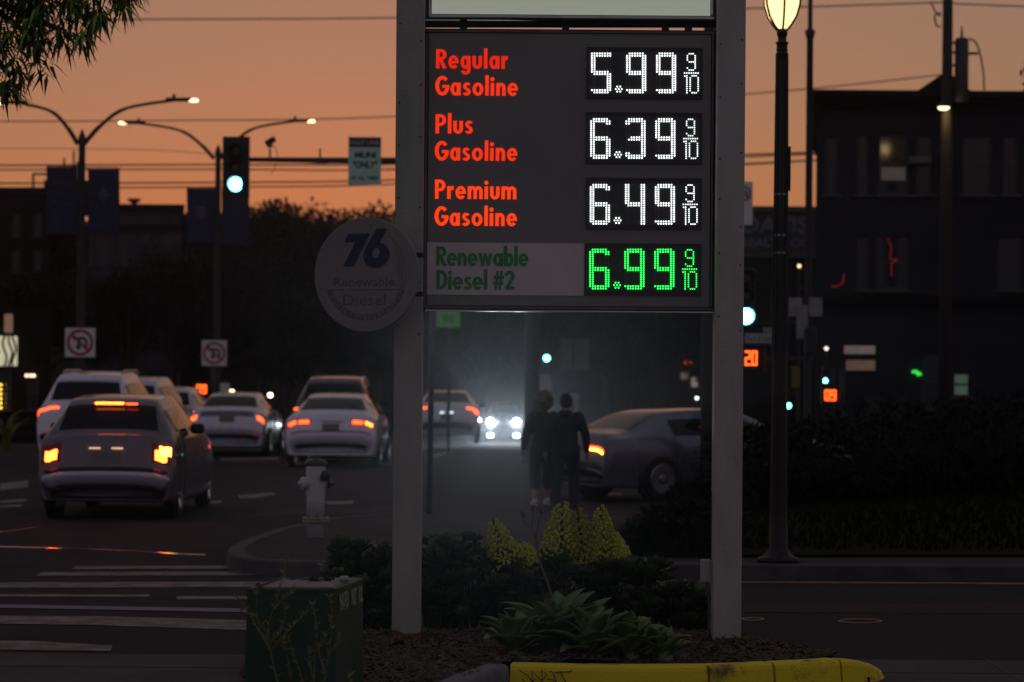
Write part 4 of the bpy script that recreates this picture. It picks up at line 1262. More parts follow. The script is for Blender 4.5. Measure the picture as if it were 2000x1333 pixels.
# --- hatchback signalling right, nearest in the road
c = Car('silver lilac hatchback with brake lights and right indicator glowing', 'hatch', silver, at(205, 1016), R(1.0), 1.02, 1.0, 1.0)
c.patch('rear_window', 4.12, 4.93, -2.55, 2.55, glass_dark)
c.patch('side_window', 5.15, 6.9, 3.25, 3.85, glass_dark); c.patch('side_window', 5.15, 6.9, -3.25, -3.85, glass_dark)
c.patch('windscreen', 7.12, 7.9, -2.6, 2.6, glass_dark)
for s in (-1, 1):
    tl = c.patch('tail_light', 2.05, 2.8, s * 1.8, s * 3.8, mat('tail_lens', (.25, .01, .01), .2), .012)
    c.patch('brake_lamp', 2.12, 2.55, s * 1.95, s * 3.5, red_brake, .022, parent=tl)
    c.patch('bumper_reflector', 1.62, 1.72, s * 1.9, s * 2.7, red_dim, .010)
    if s == 1: c.patch('indicator', 2.38, 2.74, s * 2.5, s * 3.85, amber_l, .026, parent=tl)
M().bbox((-.02, .36, 1.437), (.36, .03, .028), .006).build('high_brake_light', red_brake, c.t)
M().bbox((.26, .36, 1.430), (.14, .03, .02), .005).build('high_brake_light', red_l, c.t)
c.patch('bumper', .55, 1.45, -4.2, 4.2, paint('bumper_lit', (0.46, 0.45, 0.54), .35), .035)  # headlight brightness on the bumper put into a paler colour
c.patch('bumper_groove', 1.5, 1.72, -3.6, 3.6, black, .006)
c.plate(.78, .03)
for s in (-1, 1): M().bbox((s * .14, .03, .885), (.14, .02, .018), .004).build('plate_lamp', lamp('plate_lamp', (1, .55, .3), .8), c.t)
c.wheels(.62, 3.15, .30, .80); c.mirrors(6.6, .82); c.seams((5.9, 4.95), 3.9, 5.9)
# --- white SUV beyond it
c = Car('tall white SUV with slim red tail light waiting beyond the hatchback', 'suv', white_p, at(163, 916), R(.5), .96, 1.0, 1.0)
c.patch('rear_window', 4.2, 4.9, -2.5, 2.5, glass_dark)
for s in (-1, 1):
    c.patch('side_window', 5.2, 7.0, s * 3.25, s * 3.85, glass_dark)
    c.patch('tail_light', 2.95, 3.3, s * 1.4, s * 4.2, red_l, .014)
    M().tube([(s * .58, .9, 1.86), (s * .58, 1.2, 1.90), (s * .58, 2.6, 1.91), (s * .58, 2.9, 1.86)], .022, 6).build('roof_rail', steel, c.t)
c.patch('bumper', .3, 1.2, -4, 4, black, .03); c.plate(.86, .02)
c.patch('spoiler', 4.95, 5.35, -2.6, 2.6, white_p, .03)
c.wheels(.95, 3.9, .37, .93); c.mirrors(6.9, .93); c.seams((5.6, 6.4), 3.9, 5.9)
# --- car ahead of it
c = Car('white crossover roof curving just ahead of the tall white SUV', 'suv', pearl, at(243, 890), R(2), .93, .95, .95)
c.patch('rear_window', 4.2, 4.9, -2.5, 2.5, glass_dark)
for s in (-1, 1):
    c.patch('side_window', 5.2, 7.0, s * 3.25, s * 3.85, glass_dark); c.patch('tail_light', 2.9, 3.2, s * 2.2, s * 4.0, red_l, .014)
c.wheels(.95, 3.7, .35, .9); c.mirrors(6.9, .9); c.plate(.86, .02)
c = Car('pale small car showing its right flank beyond the white crossover', 'hatch', pearl, at(318, 878), R(1), 1.02, 1.05, 1.0)
c.patch('rear_window', 4.12, 4.93, -2.55, 2.55, glass_dark)
for s in (-1, 1):
    c.patch('side_window', 5.15, 6.9, s * 3.25, s * 3.85, glass_dark); c.patch('tail_light', 2.3, 2.9, s * 2.6, s * 3.8, red_l, .012)
c.wheels(.62, 3.2, .31, .82); c.mirrors(6.6, .82); c.plate(.78, .03)
# --- sedan in the middle lane
c = Car('light sedan with chrome trunk trim and small tail lights in the middle lane', 'sedan', mat('light_silver', (0.58, 0.61, 0.72), .26, .3, var=.04, coat=.6), at(442, 893), R(.3), .96, 1.0, .98)
c.patch('rear_window', 4.12, 4.95, -2.5, 2.5, glass_dark)
for s in (-1, 1):
    c.patch('side_window', 5.1, 7.4, s * 3.25, s * 3.85, glass_dark); c.patch('tail_light', 2.15, 2.5, s * 2.5, s * 4.1, red_l, .012)
    c.patch('bumper_reflector', .85, 1.02, s * 2.2, s * 3.0, red_dim, .016)
c.patch('trunk_panel', 2.3, 2.8, -1.9, 1.9, mat('dull_chrome', (.16, .16, .16), .4, .4), .008); c.plate(.86, .02)  # trunk trim in a dull even grey
c.patch('valance', .2, .75, -4, 4, black, .012)
c.wheels(.95, 3.7, .33, .86); c.mirrors(7.3, .86); c.seams((6.2, 5.3), 3.9, 5.9)
# --- white sedan left of the sign post
c = Car('white sedan with wide red tail lights beside the red footed sign post', 'sedan', white_p, at(645, 915), R(.6), 1.02, 1.0, 1.0)
c.patch('rear_window', 4.12, 4.95, -2.5, 2.5, mat('glass_blue', (0.012, 0.013, 0.03), .08, var=0))
for s in (-1, 1):
    c.patch('side_window', 5.1, 7.4, s * 3.25, s * 3.85, glass_dark)
    tl = c.patch('tail_light', 2.06, 2.42, s * 1.05, s * 3.9, mat('tail_lens', (.25, .01, .01), .2), .012)
    c.patch('brake_lamp', 2.1, 2.36, s * 1.15, s * 1.9, red_l, .02, parent=tl); c.patch('brake_lamp', 2.1, 2.38, s * 2.05, s * 3.6, red_brake if s > 0 else red_l, .02, parent=tl)
c.patch('trunk_groove', 1.52, 1.6, -3.4, 3.4, black, .006); c.plate(.80, .01)
M().bbox((.03, .03, .93), (.42, .03, .022), .006).build('chrome_bar', steel, c.t)
c.patch('valance', .1, .62, -3.4, 3.4, black, .02)
c.wheels(.95, 3.75, .34, .90); c.mirrors(7.3, .9); c.seams((6.2, 5.3), 3.9, 5.9)
# --- black SUV behind it
c = Car('black SUV looming behind the white sedan, one red tail light showing', 'suv', blackp, at(648, 896), R(.5), .93, 1.0, .98)
c.patch('rear_window', 4.2, 4.9, -2.5, 2.5, glass_dark)
c.patch('spoiler', 4.95, 5.35, -2.6, 2.6, mat('spoiler_grey', (.16, .15, .15), .4), .03)
for s in (-1, 1):
    c.patch('side_window', 5.2, 7.0, s * 3.25, s * 3.85, glass_dark); c.patch('tail_light', 2.35, 3.35, s * 2.9, s * 4.2, red_l, .014)
c.wheels(.95, 3.9, .37, .92); c.mirrors(6.9, .92); c.plate(.86, .02)
# --- pale liftback seen under the price sign
c = Car('pale liftback with hooked red tail lights seen under the price sign', 'sedan', mat('pale_silver', (0.56, 0.62, 0.68), .25, .25, var=.04, coat=.6), at(872, 866), R(-1.0), 1.02, .98, 1.0)
c.patch('rear_window', 4.05, 5.3, -2.45, 2.45, glass_dark)
for s in (-1, 1):
    c.patch('side_window', 5.3, 7.4, s * 3.25, s * 3.85, glass_dark)
    c.patch('tail_light', 2.45, 2.62, s * 1.6, s * 3.9, red_l, .014); c.patch('tail_light', 2.2, 2.45, s * 3.1, s * 4.0, red_l, .014)
    c.patch('bumper_reflector', .9, 1.0, s * 2.2, s * 3.2, red_dim, .016)
    M().bbox((s * .13, -.005, .86), (.1, .02, .03), .006).build('plate_lamp', lamp('plate_white', (.8, .9, 1), 1.6), c.t)
c.patch('valance', .1, .95, -3.9, 3.9, black, .012); c.plate(.74, .0)
c.wheels(.95, 3.75, .34, .90); c.mirrors(7.3, .9)
# --- oncoming pickup with full headlights
hd_ = 118.0
hp = W(983, 900, hd_)
c = Car('oncoming vehicle with two dazzling white headlights', 'suv', greyp, (hp.x, hd_ + 4.95, gz(hd_)), R(180), .95, 1.0, 1.0)
c.patch('windscreen', 7.12, 7.9, -2.6, 2.6, glass_dark)
for s in (-1, 1):
    M().lathe((s * .64, 4.93, 1.0), [(.14, 0), (.14, -.03), (.08, -.045)], 18, 'y').build('headlight', head_m, c.t, True)
    M().bbox((s * .64, 4.97, .33), (.26, .05, .14), .02).build('fog_light', fog_m, c.t)
    c.patch('side_window', 5.2, 7.0, s * 3.25, s * 3.85, glass_dark)
c.patch('grille', 10.2, 10.9, -1.5, 1.5, black, .01)
c.wheels(.95, 3.9, .37, .92); c.mirrors(6.9, .92)
for s in (-1, 1):      # the beams themselves
    l = bpy.data.lights.new('headlight_beam', 'SPOT'); l.energy = 9000; l.color = (.82, .92, 1); l.spot_size = R(8.5); l.spot_blend = 1.0; l.shadow_soft_size = .1
    o = bpy.data.objects.new('headlight_beam', l); COL.objects.link(o)
    o.parent = c.t; o.location = (s * .64, 5.08, 1.0); o.rotation_euler = (R(89.4), 0, 0)
# --- grey sedan crossing to the right
c = Car('dark grey sedan turning right with a lit amber and red tail light', 'sedan', paint('dusk_grey', (0.13, 0.13, 0.17)), at(1116, 978), R(58), 1.0, 1.0, .92)
c.patch('rear_window', 4.12, 5.2, -2.5, 2.5, mat('glass_blue', (0.012, 0.013, 0.03), .08, var=0))
for s in (-1, 1):
    c.patch('side_window', 5.3, 7.4, s * 3.25, s * 3.85, glass_dark)
    c.patch('tail_light', 2.02, 2.14, s * .8, s * 3.25, red_l, .016); c.patch('indicator', 1.86, 2.0, s * .8, s * 3.25, amber_l, .018)
    c.patch('bumper_trim', .7, .8, s * 1.0, s * 4.2, steel, .014)
c.patch('valance', .1, .6, -4, 4, black, .012); c.plate(.74, .0)
c.wheels(.98, 3.75, .34, .90); c.mirrors(7.3, .9); c.seams((6.2, 5.3), 3.9, 5.9)

# ================================================================ buildings
def splay(t, x0, x1, depth):
    """the plots fan out along the bend of the street: back corners lie further out than the front ones"""
    k = depth / t.location.y
    ax, bx = t.location.x + x0, t.location.x + x1
    return x0 + (max(0, ax) * k + (.15 if ax > 0 else 0)), x1 + (min(0, bx) * k - (.15 if bx < 0 else 0))
def slab(t, x0, x1, z0, z1, y0, depth, pr):
    """cornice that follows the splayed plan"""
    a, c = splay(t, x0, x1, depth)
    b = M()
    P = [(x0 - pr * .5, y0 - pr), (x1 + pr * .5, y0 - pr), (c + pr * .5, y0 + depth), (a - pr * .5, y0 + depth)]
    return b.add([(x, y, z0) for x, y in P] + [(x, y, z1) for x, y in P], [(3, 2, 1, 0), (4, 5, 6, 7), (0, 1, 5, 4), (1, 2, 6, 5), (2, 3, 7, 6), (3, 0, 4, 7)])
def facade(t, wallm, x0, x1, z0, z1, yf, depth, openings, name='wall'):
    """front wall with real openings, plus sides, back and roof deck; openings: x0,z0,x1,z1,pane material,bars"""
    xs_ = sorted({x0, x1, *[o[0] for o in openings], *[o[2] for o in openings]})
    zs_ = sorted({z0, z1, *[o[1] for o in openings], *[o[3] for o in openings]})
    b = M()
    for i in range(len(xs_) - 1):
        for j in range(len(zs_) - 1):
            cx_, cz_ = (xs_[i] + xs_[i + 1]) / 2, (zs_[j] + zs_[j + 1]) / 2
            if any(o[0] < cx_ < o[2] and o[1] < cz_ < o[3] for o in openings): continue
            b.add([(xs_[i], yf, zs_[j]), (xs_[i + 1], yf, zs_[j]), (xs_[i + 1], yf, zs_[j + 1]), (xs_[i], yf, zs_[j + 1])], [(0, 1, 2, 3)])
    rv = .16
    for o in openings:
        a, c, d, e = o[:4]
        b.add([(a, yf, c), (d, yf, c), (d, yf, e), (a, yf, e), (a, yf + rv, c), (d, yf + rv, c), (d, yf + rv, e), (a, yf + rv, e)], [(0, 4, 5, 1), (1, 5, 6, 2), (2, 6, 7, 3), (3, 7, 4, 0)])
    a, c = splay(t, x0, x1, depth)
    b.add([(x0, yf, z0), (a, yf + depth, z0), (c, yf + depth, z0), (x1, yf, z0), (x0, yf, z1), (a, yf + depth, z1), (c, yf + depth, z1), (x1, yf, z1)], [(0, 4, 5, 1), (1, 5, 6, 2), (2, 6, 7, 3), (4, 7, 6, 5)])
    b.build(name, wallm, t)
    frm = mat('window_frame', (0.055, 0.052, 0.055), .6)
    for o in openings:
        a, c, d, e, pm = o[:5]
        f_ = M()
        k = .05
        for (p, q, r, s) in ((a, c, d, c + k), (a, e - k, d, e), (a, c + k, a + k, e - k), (d - k, c + k, d, e - k), (a + k, (c + e) / 2 - k / 2, d - k, (c + e) / 2 + k / 2)):
            f_.box(((p + r) / 2, yf + .13, (q + s) / 2), (r - p, .05, s - q))
        w_ = f_.build('window', frm, t)
        M().box(((a + d) / 2, yf + .15, (c + e) / 2), (d - a - .02, .012, e - c - .02)).build('pane', pm, w_)
        M().box(((a + d) / 2, yf - .03, c - .04), (d - a + .16, .12, .06)).build('sill', frm, w_)
def px_open(t, d, lst):
    out = []
    for (x0, y0, x1, y1, m) in lst:
        x, z, w, h = rect_w(x0, y0, x1, y1, d)
        out.append((x - w / 2 - t.location.x, z - h / 2 - t.location.z, x + w / 2 - t.location.x, z + h / 2 - t.location.z, m))
    return out
pane_dark = mat('pane_dark', (0.010, 0.010, 0.014), .12, var=0)
pane_blind = mat('pane_blind', (0.22, 0.2, 0.19), .6, emit=(1, .85, .75), estr=.02)
pane_green = mat('pane_greenlit', (0.2, 0.25, 0.2), .5, emit=(.35, .6, .42), estr=.07)
neon_red = lamp('neon_red', (1.0, .02, .08), .07)
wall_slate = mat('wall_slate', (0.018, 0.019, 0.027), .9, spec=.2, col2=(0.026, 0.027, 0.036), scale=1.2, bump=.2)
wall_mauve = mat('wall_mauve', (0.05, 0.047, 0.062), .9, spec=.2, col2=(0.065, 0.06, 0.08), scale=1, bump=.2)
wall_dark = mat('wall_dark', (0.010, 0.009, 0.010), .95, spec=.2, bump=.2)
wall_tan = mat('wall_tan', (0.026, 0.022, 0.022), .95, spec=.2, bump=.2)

# --- dark corner building on the right
BD = 62.0
b0 = W(1590, 900, BD)
bt = thing('corner_building', 'dark two storey corner building with heavy cornice and a red neon window', 'building', (b0.x, BD, 0))
x1r = W(2300, 900, BD).x - b0.x
ztop = W(1800, 196, BD).z
ops = px_open(bt, BD, [(1612, 266, 1638, 380, pane_dark), (1674, 262, 1698, 380, pane_dark), (1716, 262, 1776, 380, pane_dark), (1790, 264, 1822, 380, pane_dark), (1674, 462, 1698, 566, pane_dark), (1712, 460, 1776, 566, pane_dark),
                       (1880, 264, 1940, 380, pane_dark), (1960, 264, 1990, 380, pane_dark), (1950, 462, 2000, 566, pane_dark), (1862, 728, 1896, 775, pane_green), (1800, 690, 1850, 800, pane_dark), (1690, 770, 1780, 850, pane_dark)])
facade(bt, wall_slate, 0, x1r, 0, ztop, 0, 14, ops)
for (y0_, y1_, pr) in ((181, 194, .55), (194, 204, .40), (204, 214, .22)):
    za, zb = W(1700, y1_, BD).z, W(1700, y0_, BD).z
    slab(bt, 0, x1r, za, zb, 0, 14, pr).build('cornice', wall_dark, bt)
zb = W(1700, 586, BD).z
M().box((x1r / 2, -.1, zb), (x1r, .2, .22)).build('string_course', wall_dark, bt)
# bracket under the cornice at the corner
M().prism([(-.25, ztop - .2), (.0, ztop - .2), (.0, ztop - .9), (-.06, ztop - .75)], -.3, -.05).build('cornice_bracket', wall_dark, bt)
# pitched roof piece, aerials
g0, g1, g2 = [W(*q, BD + 3) - bt.location for q in ((1788, 180), (1850, 138), (1900, 182))]
M().prism([(g0.x, g0.z), (g2.x, g0.z), (g1.x, g1.z)], 3, 7).build('roof_gable', wall_dark, bt)
bm = px_open(bt, BD, [(1722, 326, 1770, 352, pane_blind)])[0]
M().box(((bm[0] + bm[2]) / 2, .11, (bm[1] + bm[3]) / 2), (bm[2] - bm[0], .015, bm[3] - bm[1])).build('window_blind', pane_blind, bt)
ac = px_open(bt, BD, [(1772, 308, 1815, 322, pane_blind)])[0]
M().bbox(((ac[0] + ac[2]) / 2, -.15, (ac[1] + ac[3]) / 2), (ac[2] - ac[0], .4, ac[3] - ac[1]), .03).build('air_conditioner', mat('ac_grey', (.13, .12, .11), .6), bt)
nq = [W(*q, BD - .02) - bt.location for q in ((1734, 466), (1741, 486), (1738, 505), (1752, 508), (1741, 516), (1742, 540))]
M().tube(curve_pts(nq, 4), .02, 6).build('neon_sign', neon_red, bt)
nq = [W(*q, BD - .1) - bt.location for q in ((1648, 536), (1647, 552), (1636, 560), (1624, 560))]
M().tube(nq, .025, 6).build('neon_sign', neon_red, bt)
for (r, m, l) in (((1648, 676, 1708, 692), mat('lit_board', (.3, .26, .24), .6, col2=(.16, .16, .15), scale=4, emit=(1, .8, .7), estr=.06), 'lit_sign_board'), ((1652, 704, 1708, 724), mat('lit_board_b', (.30, .2, .15), .6, col2=(.10, .08, .07), scale=3, emit=(1, .6, .4), estr=.05), 'lit_sign_board')):
    q = px_open(bt, BD, [(*r, m)])[0]
    M().bbox(((q[0] + q[2]) / 2, -.08, (q[1] + q[3]) / 2), (q[2] - q[0], .1, q[3] - q[1]), .01).build(l, m, bt)
q = [W(*c, BD - .1) - bt.location for c in ((1782, 727), (1790, 726), (1793, 732), (1799, 730))]
M().tube(q, .05, 6).build('green_neon', lamp('neon_green', (.04, 1, .08), .7), bt)
# --- low realty building behind
RD = 88.0
r0 = W(1385, 900, RD)
rt = thing('realty_building', 'low shop with dark blue lettered fascia behind the ornamental lamp', 'building', (r0.x, RD, gz(RD)))
xr = W(1600, 900, RD).x - r0.x
zt_ = W(1500, 404, RD).z - rt.location.z
facade(rt, wall_dark, 0, xr, 0, zt_, 0, 9, px_open(rt, RD, [(1462, 560, 1508, 700, pane_dark), (1540, 560, 1590, 700, pane_dark)]))
trim = mat('olive_trim', (0.055, 0.05, 0.025), .7)
for y0_, y1_ in ((404, 415), (494, 503)):
    za, zb = W(1500, y1_, RD).z - rt.location.z, W(1500, y0_, RD).z - rt.location.z
    M().box((xr / 2, -.1, (za + zb) / 2), (xr + .1, .3, zb - za)).build('fascia_trim', trim, rt)
q = px_open(rt, RD, [(1440, 418, 1592, 492, None)])[0]
M().box(((q[0] + q[2]) / 2, -.05, (q[1] + q[3]) / 2), (q[2] - q[0], .08, q[3] - q[1])).build('fascia_board', mat('fascia_blue', (0.014, 0.02, 0.036), .6), rt)
lt = mat('fascia_letters', (0.13, 0.13, 0.14), .6)
for s_, r in (('DAVIS', (1450, 423, 1578, 456)), ('REALTY CO', (1446, 466, 1582, 483))):
    q = px_open(rt, RD, [(*r, None)])[0]
    text_into(M(), s_, q[0], q[1], q[2], q[3], -.11, bold=.02).build('fascia_lettering', lt, rt)
# --- mauve house behind the median
HD = 105.0
h0 = W(170, 900, HD)
ht = thing('mauve_house', 'dim mauve flat roofed apartment house behind the street banners', 'building', (h0.x, HD, -1.4))
xr = W(352, 900, HD).x - h0.x
zt_ = W(300, 410, HD).z + 1.4
ops = px_open(ht, HD, [(x, y, x + 24, y + 62, pane_dark) for x in (182, 226, 272, 314) for y in (455, 552)] + [(176, 660, 200, 725, pane_dark), (240, 660, 262, 725, pane_dark), (290, 655, 312, 720, pane_dark)])
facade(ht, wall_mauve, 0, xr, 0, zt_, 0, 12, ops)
slab(ht, 0, xr, zt_ - .02, zt_ + .22, 0, 12, .3).build('cornice', wall_dark, ht)
M().box((xr / 2, -.1, zt_ - .75), (xr + .1, .25, .18)).build('string_course', wall_dark, ht)
x_ = W(248, 400, HD).x - h0.x
M().lathe((x_, 2, zt_ + .2), [(.12, 0), (.12, .22), (.30, .34), (.30, .42)], 10).build('roof_vent', dark_metal, ht)
x_ = W(356, 400, HD).x - h0.x
M().tube(curve_pts([(x_, 2, zt_ - .4), (x_, 2, zt_ + .55), (x_ + .15, 2, zt_ + .7), (x_ + .35, 2, zt_ + .66)], 4), .06, 6).build('roof_pipe', dark_metal, ht)
# --- dark houses at the far left and far middle
for nm_, x0, x1, ty, d, l, wm in (('dark_house', -120, 92, 378, 118, 'black flat roofed house with a roof frame and aerials', wall_dark),
                                 ('far_house', 352, 500, 432, 126, 'black far house between the median lamp and the trees', wall_dark),
                                 ('hillside_house', 820, 1010, 560, 190, 'unlit house far up the street under the price sign', wall_tan),
                                 ('hillside_house', 1015, 1230, 540, 175, 'dim wide house far behind the two walkers', wall_dark),
                                 ('hillside_house', 1235, 1440, 520, 150, 'dark shop with red lit sign behind the turning sedan', wall_tan)):
    q0 = W(x0, 900, d)
    t = thing(nm_, l, 'building', (q0.x, d, -1.4))
    xr = W(x1, 900, d).x - q0.x
    zt_ = W((x0 + x1) / 2, ty, d).z + 1.4
    sp = (x1 - x0) / 5.0
    ops = px_open(t, d, [(x0 + sp * (k + .35), ty + 40 + r * 70, x0 + sp * (k + .75), ty + 84 + r * 70, pane_dark) for k in range(5) for r in range(2)])
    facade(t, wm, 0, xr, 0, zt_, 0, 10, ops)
    slab(t, 0, xr, zt_ - .05, zt_ + .25, 0, 10, .25).build('cornice', wall_dark, t)
    if nm_ == 'dark_house':
        fr2 = M()
        for px_ in (57, 86):
            p = W(px_, 337, d).x - q0.x
            fr2.tube([(p, 1, zt_), (p, 1, W(px_, 337, d).z + 1.4)], .06, 6)
        a_, b2 = W(57, 337, d).x - q0.x, W(86, 337, d).x - q0.x
        zz = W(70, 337, d).z + 1.4
        fr2.tube([(a_ - .03, 1, zz), (b2 + .03, 1, zz)], .06, 6)
        fr2.build('roof_frame', dark_metal, t)
        for px_, ty_ in ((118, 305), (137, 290), (144, 312)):
            p = W(px_, ty_, d)
            M().tube([(p.x - q0.x, 1, zt_ - 1), (p.x - q0.x, 1, p.z + 1.4)], .05, 6).build('aerial', dark_metal, t)
        M().box((W(118, 330, d).x - q0.x, 3, zt_ + .0), (2.2, 3, 1.6)).build('roof_room', wall_dark, t)
    if 'red lit' in l:
        for (r, m) in (((1326, 694, 1362, 703), neon_red), ((1332, 706, 1350, 713), lamp('neon_deep', (1, .02, .05), .9)), ((1350, 736, 1362, 756), mat('lit_pane', (.4, .36, .3), .6, emit=(1, .85, .7), estr=.12)), ((1330, 728, 1344, 742), mat('lit_pane_dim', (.3, .28, .25), .6, emit=(1, .85, .7), estr=.05))):
            q = px_open(t, d, [(*r, m)])[0]
            M().bbox(((q[0] + q[2]) / 2, -.12, (q[1] + q[3]) / 2), (q[2] - q[0], .1, q[3] - q[1]), .02).build('lit_sign', m, t)
# --- shop with a lit signboard at the left edge
KD = 74.0
k0 = W(-60, 900, KD)
kt = thing('corner_shop', 'shop with a lit cream signboard and a string of yellow bulbs', 'shop', (k0.x, KD, gz(KD)))
xr = W(98, 900, KD).x - k0.x
zt_ = W(30, 600, KD).z - kt.location.z
facade(kt, wall_dark, 0, xr, 0, zt_, 0, 8, px_open(kt, KD, [(-20, 722, 22, 800, pane_dark), (50, 732, 74, 800, pane_dark)]))
q = px_open(kt, KD, [(-40, 657, 35, 715, None)])[0]
sb = M().bbox(((q[0] + q[2]) / 2, -.16, (q[1] + q[3]) / 2), (q[2] - q[0], .2, q[3] - q[1]), .02).build('signboard', mat('board_cream', (.5, .48, .36), .5, emit=(1.0, .92, .62), estr=.40), kt)
q2 = px_open(kt, KD, [(-14, 672, 2, 700, None)])[0]
M().lathe(((q2[0] + q2[2]) / 2, -.262, (q2[1] + q2[3]) / 2), [(.14, 0), (.14, .006)], 18, 'y').build('red_emblem', lamp('emblem_red', (.7, .02, .02), .4), sb)
for k, xx in enumerate((9, 20, 27)):        # dark stems shaped in place of tree shadows on the board
    pts = [W(xx + 4 * math.sin(yy * .11 + k), yy, KD - .5) - kt.location for yy in range(655, 722, 9)]
    pts[-1].z = pts[-1].z
    M().tube(pts, .035, 5).build('shadow_stem', bark, sb)
q = px_open(kt, KD, [(10, 614, 26, 650, None)])[0]
M().bbox(((q[0] + q[2]) / 2, -.1, (q[1] + q[3]) / 2), (q[2] - q[0], .1, q[3] - q[1]), .02).build('lit_panel', mat('panel_orange', (.3, .15, .1), .6, col2=(.3, .25, .2), scale=3, emit=(1, .55, .35), estr=.10), kt)
for k in range(6):
    p = W(1.5, 752 + k * 9.0, KD - .2) - kt.location
    M().ball(p, .035).build('bulb', lamp('bulb_yellow', (1, .62, .08), 3.0), kt, True)
for k, xx in enumerate((52, 60, 66)):
    p = W(xx, 734, KD - .2) - kt.location
    M().ball(p, .05).build('wall_lamp', lamp('bulb_peach', (1, .62, .40), 2.4), kt, True)

# ================================================================ small far lamps
def far_lamp(label, x, y, d, m, r=.09):
    p = W(x, y, d); z0 = gz(d)
    t = thing('lamp_post', label, 'lamp', (p.x, d, z0), 0, 'small far lamps')
    M().tube([(0, 0, 0), (0, 0, p.z - z0 - r)], .04, 6).build('post', dark_metal, t)
    M().ball((0, 0, p.z - z0), r, 10, 6).build('bulb', m, t, True)
    M().lathe((0, 0, p.z - z0 + r * .8), [(r * 1.1, 0), (r * .5, .06), (.02, .09)], 8).build('cap', dark_metal, t)
wl_ = lamp('bulb_warm', (1, .62, .28), 5.0)
wl2 = lamp('bulb_pale', (1, .86, .68), 8.0)
far_lamp('small warm lamp beside the white sign near the median', 453, 765, 100, wl_)
far_lamp('bright pale lamp between the middle sedan and the white sedan', 528, 772, 100, wl2)
far_lamp('orange lamp close beside the bright pale lamp', 515, 779, 104, wl_, .08)
far_lamp('yellow lamp beside the black SUV roof', 613, 744, 110, lamp('bulb_gold', (1, .7, .25), 2.4))
far_lamp('lone yellow lamp beside the pale liftback roof', 943, 793, 112, wl_, .07)
far_lamp('tiny white lamp over the turning sedan roof', 1361, 778, 70, lamp('bulb_small', (.8, .9, 1), 2.5), .05)
far_lamp('tiny pair lamp near the realty shop window', 1561, 520, 84, lamp('bulb_amber', (1, .6, .3), 2.2), .06)
far_lamp('tiny pale lamp before the corner building', 1614, 681, 60, lamp('bulb_dim', (.9, .8, .75), 1.4), .05)
far_lamp('peach lamp near the curly haired walker', 1051, 795, 90, lamp('bulb_peach2', (1, .6, .3), 2.2), .06)

# ================================================================ wooded hill closing the view
hl = M()
hp_ = [(-700, 450), (-200, 440), (150, 436), (420, 445), (640, 455), (800, 440), (1000, 425), (1250, 420), (1420, 450), (1520, 480), (1700, 470), (2100, 440), (2800, 450)]
for i, (x, y) in enumerate(hp_):
    a, b_ = W(x, y + 6 * math.sin(i * 2.1), 300), W(x, y, 210)
    hl.v += [(b_.x * 1.0, 215, -2.0), (b_.x * 1.1, 240, a.z * .45), (a.x, 300, a.z), (a.x * 1.3, 420, a.z * .6), (a.x * 1.6, 560, -2.0)]
    if i:
        k = 5 * i
        for j in range(4): hl.f.append((k - 5 + j, k + j, k + j + 1, k - 4 + j))
struct('hill', hl, mat('hill_scrub', (0.006, 0.006, 0.006), .95, spec=.1, bump=.5, bscale=.4), True)

# ================================================================ trees and shrubs
def leaf_faces(mb, c, ax, l, w, bend, up):
    """one leaf: a folded blade of four faces"""
    ax = ax.normalized()
    s = ax.cross(up)
    if s.length < 1e-4: s = Vector((1, 0, 0))
    s.normalize()
    n = s.cross(ax)
    a, m_, t = c, c + ax * l * .5 + n * bend * .3, c + ax * l + n * bend * -1.0
    e1, e2 = c + ax * l * .35 + s * w / 2 + n * bend * .45, c + ax * l * .35 - s * w / 2 + n * bend * .45
    mb.add([a, e1, t, e2, m_], [(0, 1, 4), (1, 2, 4), (2, 3, 4), (3, 0, 4)])
def rdir(r):
    z = r.uniform(-1, 1); a = r.uniform(0, 6.283); q = math.sqrt(1 - z * z)
    return Vector((q * math.cos(a), q * math.sin(a), z))
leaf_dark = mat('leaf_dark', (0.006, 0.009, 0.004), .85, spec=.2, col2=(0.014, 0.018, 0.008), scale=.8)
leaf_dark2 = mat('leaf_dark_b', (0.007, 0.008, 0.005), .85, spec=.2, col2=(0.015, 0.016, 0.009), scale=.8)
def make_tree(H, Rr, seed, nleaf, ls):
    r = random.Random(seed)
    tr = M()
    tr.tube(curve_pts([(0, 0, 0), (r.uniform(-.2, .2), 0, H * .2), (r.uniform(-.3, .3), 0, H * .45), (0, 0, H * .75)], 4), [.28 - .018 * k for k in range(13)], 8)
    cl = []
    for k in range(11):
        a = r.uniform(0, 6.28); q = r.uniform(.25, .8) * Rr; z = H * r.uniform(.45, .90)
        e = Vector((q * math.cos(a), q * math.sin(a), z))
        tr.tube(curve_pts([(0, 0, H * .35), (e.x * .45, e.y * .45, H * .35 + (z - H * .35) * .55), e], 4), [.10, .09, .08, .07, .06, .05, .04, .03, .02], 5)
        cl.append((e, Rr * r.uniform(.32, .52)))
    cl.append((Vector((0, 0, H * .84)), Rr * .5))
    cr = M()
    for k in range(nleaf):
        e, q = cl[r.randrange(len(cl))]
        d = rdir(r)
        p = e + Vector((d.x * q, d.y * q, d.z * q * .8)) * (r.random() ** .45)
        if p.z < H * .22: continue
        leaf_faces(cr, p, rdir(r), ls * r.uniform(.6, 1.3), ls * r.uniform(.35, .6), ls * .15, Vector((0, 0, 1)))
    return tr.mesh('trunk', bark), cr.mesh('crown', None)
PROT = [make_tree(10.5, 3.9, 3, 9500, .34), make_tree(9.5, 3.4, 5, 8000, .31), make_tree(11, 4.4, 9, 11000, .36)]
